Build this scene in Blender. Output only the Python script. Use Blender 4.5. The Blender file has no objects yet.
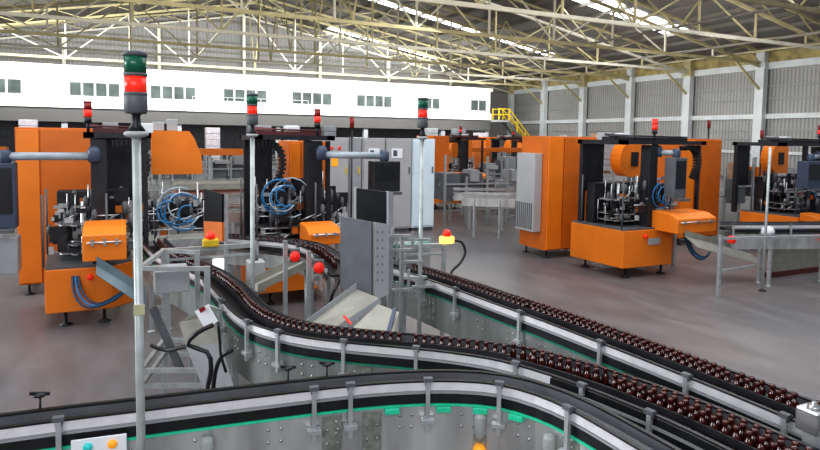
import bpy, math, random
from mathutils import Vector, Matrix
R = math.radians
col = bpy.context.scene.collection
rnd = random.Random(7)

# ---------------------------------------------------------------- materials
MATS = {}
def mat(name, c, rough=0.5, metal=0.0, var=0.12, scale=6.0, bump=0.0, emit=None, es=0.0, trans=0.0, stretch=None, spec=0.5):
    m = bpy.data.materials.new(name); m.use_nodes = True
    nt = m.node_tree; N = nt.nodes; L = nt.links
    b = N['Principled BSDF']
    tc = N.new('ShaderNodeTexCoord'); mp = N.new('ShaderNodeMapping')
    L.new(tc.outputs['Object'], mp.inputs['Vector'])
    if stretch: mp.inputs['Scale'].default_value = stretch
    nz = N.new('ShaderNodeTexNoise'); nz.inputs['Scale'].default_value = scale; nz.inputs['Detail'].default_value = 4
    L.new(mp.outputs['Vector'], nz.inputs['Vector'])
    cr = N.new('ShaderNodeValToRGB')
    lo = [max(0, x*(1-var)) for x in c]; hi = [min(1, x*(1+var)) for x in c]
    cr.color_ramp.elements[0].position = 0.35; cr.color_ramp.elements[1].position = 0.65
    cr.color_ramp.elements[0].color = (*lo, 1); cr.color_ramp.elements[1].color = (*hi, 1)
    L.new(nz.outputs['Fac'], cr.inputs['Fac']); L.new(cr.outputs['Color'], b.inputs['Base Color'])
    b.inputs['Roughness'].default_value = rough; b.inputs['Metallic'].default_value = metal
    b.inputs['Specular IOR Level'].default_value = spec
    if trans: b.inputs['Transmission Weight'].default_value = trans; b.inputs['IOR'].default_value = 1.45
    if emit: b.inputs['Emission Color'].default_value = (*emit, 1); b.inputs['Emission Strength'].default_value = es
    if bump:
        bn = N.new('ShaderNodeBump'); bn.inputs['Strength'].default_value = bump
        L.new(nz.outputs['Fac'], bn.inputs['Height']); L.new(bn.outputs['Normal'], b.inputs['Normal'])
    MATS[name] = m
    return m

def corrugated(name, c, axis, freq, strength=0.6, rough=0.5, dark=0.72):
    m = mat(name, c, rough, 0.0, 0.08, 0.3)
    nt = m.node_tree; N = nt.nodes; L = nt.links; b = N['Principled BSDF']
    tc = N.new('ShaderNodeTexCoord')
    w = N.new('ShaderNodeTexWave'); w.bands_direction = axis; w.inputs['Scale'].default_value = freq
    L.new(tc.outputs['Object'], w.inputs['Vector'])
    src = b.inputs['Base Color'].links[0].from_socket
    mx = N.new('ShaderNodeMix'); mx.data_type = 'RGBA'; mx.blend_type = 'MULTIPLY'
    mx.inputs[0].default_value = 1.0
    r2 = N.new('ShaderNodeValToRGB'); r2.color_ramp.elements[0].color = (dark, dark, dark, 1); r2.color_ramp.elements[0].position = 0.1  # wave troughs darkened in the colour, like shade in the grooves
    r2.color_ramp.elements[1].position = 0.6
    L.new(w.outputs['Fac'], r2.inputs['Fac']); L.new(src, mx.inputs[6]); L.new(r2.outputs['Color'], mx.inputs[7])
    L.new(mx.outputs[2], b.inputs['Base Color'])
    bn = N.new('ShaderNodeBump'); bn.inputs['Strength'].default_value = strength; bn.inputs['Distance'].default_value = 0.05
    L.new(w.outputs['Fac'], bn.inputs['Height']); L.new(bn.outputs['Normal'], b.inputs['Normal'])
    return m

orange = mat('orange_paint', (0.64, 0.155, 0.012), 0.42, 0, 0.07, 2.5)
orange_lit = mat('orange_paint_lit', (0.88, 0.235, 0.016), 0.4, 0, 0.05, 2.5)  # lit copy of the orange paint, brightness put into its colour
black = mat('black_paint', (0.018, 0.018, 0.022), 0.45, 0, 0.3, 5)
blackp = mat('black_rubber', (0.012, 0.012, 0.014), 0.38, 0, 0.3, 9)
screen_m = mat('dark_screen', (0.008, 0.009, 0.012), 0.35, 0, 0.2, 4, spec=0.15)
belt_m = mat('conveyor_chain', (0.014, 0.014, 0.016), 0.45, 0.1, 0.4, 60, 0.15)
steel = mat('brushed_steel', (0.62, 0.62, 0.62), 0.3, 0.9, 0.18, 5, 0.05, stretch=(1, 1, 6))
rail_m = mat('polished_rail', (0.92, 0.90, 0.92), 0.25, 0.35, 0.06, 14)  # near-white base stands in for daylight mirrored in the silver rail
plate_m = mat('galvanised_plate', (0.56, 0.565, 0.55), 0.32, 0.65, 0.22, 3, 0.02, stretch=(1.6, 1.6, 0.35))  # stretched light and dark streaks imitate reflections in the steel
plate_d = mat('dull_green_grey_plate', (0.27, 0.29, 0.275), 0.42, 0.45, 0.2, 3, 0.02, stretch=(1.6, 1.6, 0.5))
blue_steel = mat('blue_grey_chute', (0.17, 0.23, 0.26), 0.45, 0.1, 0.1, 4)
splice_m = mat('zinc_plate', (0.30, 0.32, 0.28), 0.45, 0.5, 0.25, 22)
alu = mat('aluminium_post', (0.50, 0.52, 0.52), 0.35, 0.5, 0.12, 10)
polem = mat('pole_grey', (0.47, 0.51, 0.49), 0.4, 0.3, 0.14, 8)
green = mat('mint_green_plastic', (0.03, 0.55, 0.33), 0.4, 0, 0.1, 20, emit=(0.02, 0.5, 0.28), es=0.12)  # faint emission put into the plastic, which is no lamp
greend = mat('dark_green_plastic', (0.02, 0.22, 0.14), 0.4, 0, 0.2, 20)
grey = mat('grey_paint', (0.34, 0.35, 0.36), 0.5, 0, 0.08, 3)
greyd = mat('dark_grey_paint', (0.12, 0.125, 0.135), 0.5, 0, 0.15, 4)
bluegrey = mat('blue_grey_paint', (0.055, 0.075, 0.12), 0.45, 0, 0.15, 4)
lgrey = mat('light_grey_paint', (0.44, 0.44, 0.44), 0.5, 0, 0.05, 2)
white = mat('white_paint', (0.86, 0.88, 0.90), 0.5, 0, 0.03, 2)
cabw = mat('cabinet_lit', (0.72, 0.84, 0.90), 0.4, 0, 0.05, 1.5)  # lit look of the end cabinet put into its colour
cream_m = mat('chute_cream', (0.33, 0.32, 0.275), 0.5, 0.2, 0.12, 5)
red = mat('red_plastic', (0.75, 0.02, 0.012), 0.35, 0, 0.06, 9, emit=(1, 0.03, 0.01), es=0.25)  # slight glow added to buttons and tape that are not lamps
redglow = mat('red_lens', (0.9, 0.04, 0.02), 0.3, 0, 0.04, 9, emit=(1, 0.03, 0.01), es=0.28)
reddark = mat('dark_red_lens', (0.25, 0.01, 0.012), 0.3, 0, 0.05, 9)
greenlens = mat('green_lens', (0.01, 0.13, 0.075), 0.25, 0, 0.1, 9)
yellow = mat('yellow_paint', (0.75, 0.52, 0.03), 0.45, 0, 0.1, 9)
amber = mat('amber_plastic', (0.9, 0.35, 0.02), 0.4, 0, 0.1, 9, emit=(1, 0.4, 0.03), es=0.35)  # weak emission lifts plates and plugs that are no light source
amberglow = mat('amber_glow', (1, 0.55, 0.1), 0.4, 0, 0.05, 9, emit=(1, 0.55, 0.12), es=1.6)
hose_b = mat('blue_hose', (0.03, 0.22, 0.48), 0.35, 0, 0.15, 12)
hose_w = mat('pale_hose', (0.45, 0.55, 0.62), 0.35, 0, 0.15, 12)
bottle_m = mat('amber_glass', (0.075, 0.014, 0.009), 0.06, 0, 0.6, 30, trans=0.3, spec=1.0)
truss_m = mat('cream_steel', (0.54, 0.47, 0.26), 0.5, 0, 0.15, 1.2)
trussw = mat('white_steel', (0.72, 0.68, 0.56), 0.5, 0, 0.06, 1.2)
girt_m = mat('brown_grey_steel', (0.20, 0.185, 0.155), 0.6, 0, 0.12, 1.2)
colm = mat('wall_column_paint', (0.68, 0.71, 0.71), 0.5, 0, 0.08, 0.8)
glassw = mat('office_window_glass', (0.07, 0.085, 0.08), 0.6, 0, 0.3, 0.8, spec=0.1)
carton = mat('carton', (0.35, 0.22, 0.14), 0.8, 0, 0.2, 3)
wrap = mat('wrapped_load', (0.42, 0.38, 0.40), 0.5, 0, 0.15, 4)
wood = mat('pallet_wood', (0.35, 0.20, 0.10), 0.8, 0, 0.25, 8)
clear = mat('translucent_plastic', (0.62, 0.66, 0.64), 0.2, 0, 0.06, 9, trans=0.5)
teal = mat('teal_button', (0.05, 0.6, 0.58), 0.4, 0, 0.05, 9, emit=(0.03, 0.5, 0.5), es=0.2)
skylight_m = mat('skylight', (0.9, 0.92, 1.0), 0.5, 0, 0.02, 2, emit=(0.93, 0.95, 1.0), es=7.0)
roof_m = corrugated('roof_sheet', (0.20, 0.19, 0.175), 'Y', 2.2, 0.4, 0.55, 0.8)
wallsheet = corrugated('wall_sheet', (0.40, 0.395, 0.375), 'Y', 1.2, 0.6, 0.55, 0.68)
gable_m = corrugated('gable_sheet', (0.30, 0.29, 0.28), 'X', 1.0, 0.4, 0.6, 0.85)

def floor_mat():
    m = bpy.data.materials.new('polished_concrete'); m.use_nodes = True
    nt = m.node_tree; N = nt.nodes; L = nt.links; b = N['Principled BSDF']
    tc = N.new('ShaderNodeTexCoord')
    n1 = N.new('ShaderNodeTexNoise'); n1.inputs['Scale'].default_value = 0.33; n1.inputs['Detail'].default_value = 5
    n2 = N.new('ShaderNodeTexNoise'); n2.inputs['Scale'].default_value = 3.0; n2.inputs['Detail'].default_value = 8
    mp = N.new('ShaderNodeMapping'); mp.inputs['Scale'].default_value = (1, 0.35, 1); mp.inputs['Rotation'].default_value = (0, 0, R(-25))
    L.new(tc.outputs['Object'], mp.inputs['Vector']); L.new(tc.outputs['Object'], n1.inputs['Vector']); L.new(mp.outputs['Vector'], n2.inputs['Vector'])
    r1 = N.new('ShaderNodeValToRGB')
    e = r1.color_ramp.elements; e[0].position = 0.38; e[0].color = (0.155, 0.15, 0.155, 1); e[1].position = 0.64; e[1].color = (0.215, 0.19, 0.18, 1)
    L.new(n1.outputs['Fac'], r1.inputs['Fac'])
    r2 = N.new('ShaderNodeValToRGB'); r2.color_ramp.elements[0].position = 0.3; r2.color_ramp.elements[0].color = (0.78, 0.78, 0.78, 1)
    r2.color_ramp.elements[1].position = 0.7; r2.color_ramp.elements[1].color = (1.12, 1.12, 1.14, 1)
    L.new(n2.outputs['Fac'], r2.inputs['Fac'])
    mx = N.new('ShaderNodeMix'); mx.data_type = 'RGBA'; mx.blend_type = 'MULTIPLY'; mx.inputs[0].default_value = 1
    L.new(r1.outputs['Color'], mx.inputs[6]); L.new(r2.outputs['Color'], mx.inputs[7]); L.new(mx.outputs[2], b.inputs['Base Color'])
    r3 = N.new('ShaderNodeMapRange'); r3.inputs[3].default_value = 0.28; r3.inputs[4].default_value = 0.5
    L.new(n2.outputs['Fac'], r3.inputs[0]); L.new(r3.outputs[0], b.inputs['Roughness'])
    bn = N.new('ShaderNodeBump'); bn.inputs['Strength'].default_value = 0.04; L.new(n2.outputs['Fac'], bn.inputs['Height']); L.new(bn.outputs['Normal'], b.inputs['Normal'])
    return m
floor_m = floor_mat()

# ---------------------------------------------------------------- mesh helpers
ROOTLOC = {}
class MB:
    def __init__(s): s.v = []; s.f = []; s.sm = []
    def add(s, vs, fs, smooth=False):
        o = len(s.v); s.v += [tuple(v) for v in vs]; s.f += [tuple(i+o for i in f) for f in fs]; s.sm += [smooth]*len(fs); return s
    def box(s, x0, x1, y0, y1, z0, z1):
        vs = [(x0,y0,z0),(x1,y0,z0),(x1,y1,z0),(x0,y1,z0),(x0,y0,z1),(x1,y0,z1),(x1,y1,z1),(x0,y1,z1)]
        return s.add(vs, [(0,3,2,1),(4,5,6,7),(0,1,5,4),(1,2,6,5),(2,3,7,6),(3,0,4,7)])
    def ob(s, c, size, ax=(1,0,0), up=(0,0,1)):      # oriented box
        ax = Vector(ax).normalized(); up = Vector(up); ay = up.cross(ax).normalized(); az = ax.cross(ay).normalized(); c = Vector(c)
        h = [k/2 for k in size]; vs = []
        for dz in (-1,1):
            for dx,dy in ((-1,-1),(1,-1),(1,1),(-1,1)): vs.append(c+ax*dx*h[0]+ay*dy*h[1]+az*dz*h[2])
        return s.add(vs, [(0,3,2,1),(4,5,6,7),(0,1,5,4),(1,2,6,5),(2,3,7,6),(3,0,4,7)])
    def bar(s, p, q, w, h=None):                     # square bar between two points
        p = Vector(p); q = Vector(q); d = q-p
        up = (0,0,1) if abs(d.normalized().z) < 0.95 else (0,1,0)
        return s.ob((p+q)/2, (d.length, w, h or w), d, up)
    def tube(s, pts, r, n=8, closed=True):
        pts = [Vector(p) for p in pts]; rs = r if isinstance(r, (list, tuple)) else [r]*len(pts)
        o = []; ref = Vector((0,0,1))
        d0 = (pts[1]-pts[0]).normalized()
        if abs(d0.z) > 0.9: ref = Vector((1,0,0))
        u = d0.cross(ref).normalized()
        for i, p in enumerate(pts):
            d = (pts[min(i+1,len(pts)-1)]-pts[max(i-1,0)]).normalized()
            u = (u-d*u.dot(d)); u = u.normalized() if u.length > 1e-5 else d.orthogonal().normalized()
            w = d.cross(u)
            for k in range(n):
                a = 2*math.pi*k/n; o.append(p+(u*math.cos(a)+w*math.sin(a))*rs[i])
        fs = [(i*n+k, i*n+(k+1)%n, (i+1)*n+(k+1)%n, (i+1)*n+k) for i in range(len(pts)-1) for k in range(n)]
        if closed: fs += [tuple(range(n-1,-1,-1)), tuple((len(pts)-1)*n+k for k in range(n))]
        return s.add(o, fs, True)
    def cyl(s, p, q, r, n=14, r2=None): return s.tube([p, q], [r, r2 if r2 is not None else r], n)
    def lathe(s, prof, c=(0,0,0), n=16):
        o = []; c = Vector(c)
        for (r, z) in prof:
            for k in range(n):
                a = 2*math.pi*k/n; o.append((c.x+r*math.cos(a), c.y+r*math.sin(a), c.z+z))
        m = len(prof)
        fs = [(i*n+k, i*n+(k+1)%n, (i+1)*n+(k+1)%n, (i+1)*n+k) for i in range(m-1) for k in range(n)]
        fs += [tuple(range(n-1,-1,-1)), tuple((m-1)*n+k for k in range(n))]
        return s.add(o, fs, True)
    def prism(s, poly, z0, z1, frame=None):          # poly in a 2-D frame (origin, ax, ay, az) or xy
        n = len(poly)
        if frame: O, ax, ay, az = [Vector(k) for k in frame]
        else: O, ax, ay, az = Vector(), Vector((1,0,0)), Vector((0,1,0)), Vector((0,0,1))
        vs = [O+ax*p[0]+ay*p[1]+az*z for z in (z0, z1) for p in poly]
        return s.add(vs, [tuple(range(n-1,-1,-1)), tuple(range(n,2*n))]+[(i,(i+1)%n,n+(i+1)%n,n+i) for i in range(n)])
    def quad(s, a, b, c, d, t=0.006):                # thin plate through four points
        a,b,c,d = [Vector(k) for k in (a,b,c,d)]; nn = (b-a).cross(d-a).normalized()*t
        return s.add([a,b,c,d,a+nn,b+nn,c+nn,d+nn], [(0,3,2,1),(4,5,6,7),(0,1,5,4),(1,2,6,5),(2,3,7,6),(3,0,4,7)])
    def sweep(s, path, hw, o0, o1, z0, z1):          # rectangular section following a flat path; offsets o0..o1 (+hw scaled sign)
        vs = []; n = len(path)
        for i, p in enumerate(path):
            a = path[max(i-1,0)]; b = path[min(i+1,n-1)]
            d = Vector((b[0]-a[0], b[1]-a[1])).normalized(); nx, ny = -d.y, d.x
            w = hw[i] if hw else 0
            A = o0+(w if o0 > 0 else -w) if hw else o0
            B = o1+(w if o1 > 0 else -w) if hw else o1
            for (o, z) in ((A,z0),(B,z0),(B,z1),(A,z1)): vs.append((p[0]+nx*o, p[1]+ny*o, z))
        fs = [(i*4+k, i*4+(k+1)%4, (i+1)*4+(k+1)%4, (i+1)*4+k) for i in range(n-1) for k in range(4)]
        fs += [(3,2,1,0), tuple((n-1)*4+k for k in range(4))]
        return s.add(vs, fs)
    def build(s, name, m, parent=None, loc=None, bevel=0.0, label=None):
        off = Vector(ROOTLOC.get(parent.name, (0,0,0))) if parent else Vector(loc or (0,0,0))
        me = bpy.data.meshes.new(name); me.from_pydata([tuple(Vector(v)-off) for v in s.v], [], s.f)
        me.polygons.foreach_set('use_smooth', s.sm); me.update()
        import bmesh
        bm = bmesh.new(); bm.from_mesh(me); bmesh.ops.recalc_face_normals(bm, faces=bm.faces); bm.to_mesh(me); bm.free()
        me.materials.append(m)
        o = bpy.data.objects.new(name, me); col.objects.link(o)
        if parent: o.parent = parent; ROOTLOC[o.name] = tuple(off)
        else: o.location = off; ROOTLOC[o.name] = tuple(off)
        if bevel:
            bv = o.modifiers.new('bevel', 'BEVEL'); bv.width = bevel; bv.segments = 2; bv.limit_method = 'ANGLE'
        if label: o['label'] = label
        return o
def tag(o, label, cat, group=None, kind=None):
    o['label'] = label; o['category'] = cat
    if group: o['group'] = group
    if kind: o['kind'] = kind
    return o
def root(name, loc, label, cat, group=None, kind=None):
    e = bpy.data.objects.new(name, None); col.objects.link(e); e.location = loc; e.empty_display_size = 0.1
    ROOTLOC[e.name] = tuple(loc); tag(e, label, cat, group, kind); return e
KIDS = {}
def copy_tree(o, parent=None):
    c = o.copy(); col.objects.link(c)
    if parent: c.parent = parent
    for ch in [k for k in list(o.children)]: copy_tree(ch, c)
    return c
def struct(mb, name, m, label, cat='building part', **k):
    o = mb.build(name, m, **k); o['kind'] = 'structure'; o['label'] = label; o['category'] = cat; return o
def smooth_path(pts, step=0.12):
    out = []; n = len(pts)
    P = [Vector(p) for p in pts]
    for i in range(n-1):
        p0 = P[max(i-1,0)]; p1 = P[i]; p2 = P[i+1]; p3 = P[min(i+2,n-1)]
        k = max(2, int((p2-p1).length/step))
        for j in range(k):
            t = j/k
            out.append(0.5*((2*p1)+(p2-p0)*t+(2*p0-5*p1+4*p2-p3)*t*t+(-p0+3*p1-3*p2+p3)*t**3))
    out.append(P[-1]); return out
def arc_len(path):
    L = [0]
    for a, b in zip(path, path[1:]): L.append(L[-1]+(Vector(b)-Vector(a)).length)
    return L
def at_len(path, L, s):
    s = min(max(s, 0), L[-1]-1e-6)
    for i in range(len(L)-1):
        if L[i+1] >= s:
            t = (s-L[i])/max(L[i+1]-L[i],1e-9); a = Vector(path[i]); b = Vector(path[i+1]); return a+(b-a)*t, (b-a).normalized(), i
def nearest(path, L, pt):
    best = min(range(len(path)), key=lambda i: (Vector(path[i][:2])-Vector(pt[:2])).length); return L[best]

# ---------------------------------------------------------------- camera
YAW = R(25.2); PITCH = math.atan(41/608.0); ROLL = 0.015
fwd = Vector((math.sin(YAW)*math.cos(PITCH), math.cos(YAW)*math.cos(PITCH), -math.sin(PITCH)))
r0 = Vector((math.cos(YAW), -math.sin(YAW), 0)); u0 = r0.cross(fwd)
right = r0*math.cos(ROLL)+u0*math.sin(ROLL); up = -r0*math.sin(ROLL)+u0*math.cos(ROLL)
cam = bpy.data.cameras.new('camera'); co = bpy.data.objects.new('camera', cam); col.objects.link(co)
co.matrix_world = Matrix(((right.x, up.x, -fwd.x, 0), (right.y, up.y, -fwd.y, 0), (right.z, up.z, -fwd.z, 2.5), (0,0,0,1)))
cam.sensor_width = 36; cam.lens = 36*608/820.0; cam.shift_y = -47/820.0; cam.clip_start = 0.05; cam.clip_end = 300
bpy.context.scene.camera = co

# ---------------------------------------------------------------- the hall
XL, XR, YF, YB = -22.0, 40.0, 58.6, -6.0
struct(MB().box(XL, XR+0.6, YB, YF+0.4, -0.2, 0), 'floor', floor_m, 'worn grey polished concrete factory floor', 'floor')
rz = lambda x: 14.4-0.18*abs(x-10)
cz = lambda x: 13.4-0.193*abs(x-10)
def slab(x0, x1, y0, y1, t=0.08, dz=0):
    return MB().add([(x0,y0,rz(x0)+dz),(x1,y0,rz(x1)+dz),(x1,y1,rz(x1)+dz),(x0,y1,rz(x0)+dz),(x0,y0,rz(x0)+t+dz),(x1,y0,rz(x1)+t+dz),(x1,y1,rz(x1)+t+dz),(x0,y1,rz(x0)+t+dz)],
        [(0,3,2,1),(4,5,6,7),(0,1,5,4),(1,2,6,5),(2,3,7,6),(3,0,4,7)])
rl = slab(XL, 10, 12, YF+0.4); rr = slab(10, XR+0.6, 12, YF+0.4); rl.add(rr.v, rr.f)
ceil_o = struct(rl, 'ceiling', roof_m, 'brown grey corrugated metal factory roof', 'ceiling')
for k, (a, b) in enumerate([(XL, 10-0.3)]+[(10.3, XR)]):
    n = 16
    for i in range(n+1):
        x = a+(b-a)*i/n
        MB().box(x-0.05, x+0.05, 12, YF, rz(x)-0.26, rz(x)-0.02).build('purlin', girt_m, ceil_o)
for (y, x0, x1) in ((44.2, 16.5, 34.5), (30.6, 19, 35), (17.0, 14, 35), (57.3, 18, 30)):
    MB().add(*(lambda s: (s.v, s.f))(slab(x0, x1, y-(1.0 if y < 40 else 0.6), y+(1.0 if y < 40 else 0.6), 0.02, -0.04))).build('skylight', skylight_m, ceil_o, label='bright daylight strip in the roof')
w = struct(MB().box(XR+0.25, XR+0.35, 8, YF+0.4, 0, 8.95), 'wall_right', wallsheet, 'grey corrugated sheet wall on the right', 'wall')
for (z0, z1, t) in ((7.5, 7.95, 0.3), (4.12, 4.45, 0.28), (1.7, 1.9, 0.2)):
    MB().box(XR+0.25-t, XR+0.25, 8, YF, z0, z1).build('wall_beam', colm, w)
for z in (5.45, 6.3, 3.3, 2.7):
    MB().box(XR+0.12, XR+0.25, 8, YF, z, z+0.09).build('wall_girt', grey, w)
MB().box(XR+0.1, XR+0.25, 8, YF, 7.95, 8.7).build('eave_panel', mat('yellowed_sheet', (0.42, 0.34, 0.14), 0.6, 0, 0.3, 1.5), w, label='yellowed translucent strip under the eave')
g = MB().add([(XL,YF,0),(XR+0.6,YF,0),(XR+0.6,YF,rz(XR+.6)),(10,YF,14.4),(XL,YF,rz(XL)),(XL,YF+.1,0),(XR+0.6,YF+.1,0),(XR+0.6,YF+.1,rz(XR+.6)),(10,YF+.1,14.4),(XL,YF+.1,rz(XL))],
    [(0,1,2,3,4),(9,8,7,6,5)]+[(i,(i+1)%5,5+(i+1)%5,5+i) for i in range(5)])
w2 = struct(g, 'wall_back', gable_m, 'brown grey sheeted gable wall behind the office', 'wall')
for z in (7.6, 8.35, 9.1, 9.9, 10.8, 11.8, 12.7):
    hx = (14.4-z)/0.18; MB().box(max(XL,10-hx+1), min(XR,10+hx-1), YF-0.16, YF, z, z+0.16).build('wall_girt', girt_m, w2)
names = ['nearest', 'second', 'third', 'fourth', 'fifth', 'sixth', 'seventh', 'eighth', 'ninth', 'tenth', 'eleventh', 'twelfth']
ordn = lambda i, tot: 'nearest' if i == 0 else ('farthest' if i == tot-1 else names[i]+' nearest')
for i, Y in enumerate(range(16, 59, 6)):
    e = root('wall_column', (XR-0.1, Y, 0), 'pale blue grey steel column on the right wall, %s along the hall' % ordn(i, 8), 'column', 'columns along the right wall')
    MB().box(XR-0.4, XR+0.05, Y-0.32, Y+0.32, 0, 7.5).build('shaft', colm, e)
    MB().box(XR-0.46, XR+0.05, Y-0.4, Y+0.4, 7.5, 7.95).box(XR-0.4, XR+0.05, Y-0.3, Y+0.3, 7.95, 8.7).build('column_head', truss_m if i % 2 else colm, e)
for i, X in enumerate((-11.7, -4.4, 2.9, 10.2, 17.5, 24.8, 32.1)):
    e = MB().box(X-0.13, X+0.13, 58.15, 58.4, 0, cz(X)).build('gable_post', trussw, loc=(X, 58.3, 0))
    tag(e, 'slender white steel post of the far gable wall, %s from the left' % (['first','second','third','fourth','fifth','sixth','seventh'][i]), 'column', 'posts of the far gable wall')
# roof trusses
tY = list(range(16, 59, 6))
for i, Y in enumerate(tY):
    last = Y == 58; Ym = Y
    e = root('roof_truss', (10, Ym, 7.9), 'cream steel roof truss spanning the hall, %s from the camera' % ordn(i, len(tY)), 'truss', 'roof trusses')
    tw = 0.16 if not last else 0.13
    if not last: MB().bar((XL, Ym, 7.95), (XR, Ym, 7.95), 0.17).build('bottom_chord', truss_m if i % 2 == 0 else trussw, e)
    MB().bar((XL, Ym, cz(XL)), (10, Ym, cz(10)), tw).bar((10, Ym, cz(10)), (XR, Ym, cz(XR)), tw).build('middle_chord', trussw if last or i == 3 else truss_m, e)
    MB().bar((XL, Ym, rz(XL)-0.36), (10, Ym, rz(10)-0.36), 0.14).bar((10, Ym, rz(10)-0.36), (XR, Ym, rz(XR)-0.36), 0.14).build('top_chord', truss_m, e)
    wb = MB(); n = 16
    for k in range(n):
        x0 = XL+(XR-XL)*k/n; x1 = XL+(XR-XL)*(k+1)/n; xm = (x0+x1)/2
        wb.bar((x0, Ym, cz(x0)), (xm, Ym, rz(xm)-0.36), 0.07).bar((xm, Ym, rz(xm)-0.36), (x1, Ym, cz(x1)), 0.07)
    wb.build('web', truss_m, e)
    if not last:
        hg = MB()
        xs = [XL+1+k*4.3 for k in range(15)]
        for k, x in enumerate(xs):
            if x > XR-1: break
            hg.bar((x, Ym, 7.95), (x, Ym, cz(x)), 0.1)
            if k+1 < len(xs) and xs[k+1] < XR-1:
                zt = cz(xs[k+1]) if k % 2 == 0 else cz(x)
                hg.bar((x if k % 2 == 0 else xs[k+1], Ym, 7.95), (xs[k+1] if k % 2 == 0 else x, Ym, zt), 0.075)
        hg.build('hanger', truss_m if i % 2 else trussw, e)
        MB().bar((XR-0.3, Ym, 6.1), (XR-3.4, Ym, cz(XR-3.4)), 0.13).build('knee_brace', truss_m, e)
        for X in (10, 24.8):
            MB().bar((X, Ym, 7.95), (X, Ym+3, cz(X)+0.3), 0.075).bar((X, Ym, 7.95), (X, Ym-3, cz(X)+0.3), 0.075).build('sway_brace', truss_m, e)
for i, (X, z) in enumerate(((24.8, 7.95), (32.1, 7.95), (37.2, 8.2))):
    e = MB().bar((X, 16, z+0.16), (X, 58, z+0.16), 0.1).build('roof_tie', girt_m if i != 2 else truss_m, loc=(X, 16, z))
    tag(e, 'thin steel tie running lengthwise over the truss chords, %s from the left' % (['first','second','third','fourth','fifth','sixth','seventh'][i]), 'beam', 'lengthwise roof ties')
# office block under the roof
of = root('mezzanine_office', (12, 52, 4.1), 'long bright white raised office block across the far end', 'office')
MB().box(-21, 33.2, 52, 57.6, 4.95, 7.15).build('front_wall', white, of)
MB().box(-21, 33.25, 51.6, 57.8, 7.1, 7.42).build('roof_trim', trussw, of)
MB().box(-21, 33.2, 51.7, 57.6, 4.3, 4.95).build('floor_edge', white, of)
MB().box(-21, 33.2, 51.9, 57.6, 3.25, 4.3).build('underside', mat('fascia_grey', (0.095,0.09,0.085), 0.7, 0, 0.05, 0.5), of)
for (x0, x1, n) in ((-13.5,-10.1,4),(-8.5,-6.6,2),(-3.65,-.2,4),(1.88,5.3,4),(7.4,11,4),(13.1,16.7,4),(19,22.5,4),(25.8,27.5,2),(30.9,32.7,2)):
    fr = MB().box(x0-0.08, x1+0.08, 51.94, 52.02, 5.17, 6.27).build('window', lgrey, of)
    pn = MB(); w_ = (x1-x0)/n
    for k in range(n): pn.box(x0+k*w_+0.08, x0+(k+1)*w_-0.08, 51.9, 51.99, 5.24, 6.2)
    pn.build('pane', glassw, fr)
rl_ = MB()
for k in range(8): rl_.box(5+k*1.35, 5.04+k*1.35, 51.65, 51.68, 4.95, 5.5)
rl_.box(5, 14.5, 51.65, 51.68, 5.47, 5.51); rl_.build('railing', lgrey, of)
for i, X in enumerate((-12, -4, 4, 12, 20, 28, 33)):
    e = MB().box(X-0.2, X+0.2, 52.1, 52.5, 0, 3.25).build('support_column', grey, loc=(X, 52.3, 0))
    tag(e, 'grey column holding up the raised office, %s from the left' % (['first','second','third','fourth','fifth','sixth','seventh'][i]), 'column', 'columns under the office')
# yellow stair
st = root('steel_staircase', (34, 51.5, 0), 'grey steel stair with yellow handrails beside the raised office', 'staircase')
MB().box(33.2, 34.6, 50.6, 51.85, 4.1, 4.3).build('landing', grey, st)
stg = MB()
for k in range(14): stg.box(34.6+k*0.28, 34.9+k*0.28, 50.7, 51.7, 4.0-k*0.29, 4.05-k*0.29)
stg.bar((34.6, 50.7, 4.1), (38.5, 50.7, 0.1), 0.06, 0.25).bar((34.6, 51.7, 4.1), (38.5, 51.7, 0.1), 0.06, 0.25); stg.build('steps', greyd, st)
for yy in (50.65, 51.75):
    h = MB()
    for dz in (0.55, 1.1):
        h.bar((33.3, yy, 4.3+dz), (34.6, yy, 4.3+dz), 0.1).bar((34.6, yy, 4.3+dz), (38.5, yy, 0.2+dz), 0.1)
    for X in (33.4, 34.6): h.bar((X, yy, 4.3), (X, yy, 5.4), 0.09)
    for k in range(1, 4): h.bar((34.6+k, yy, 4.2-k*1.05), (34.6+k, yy, 5.3-k*1.05), 0.09)
    h.build('handrail', yellow, st)

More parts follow.
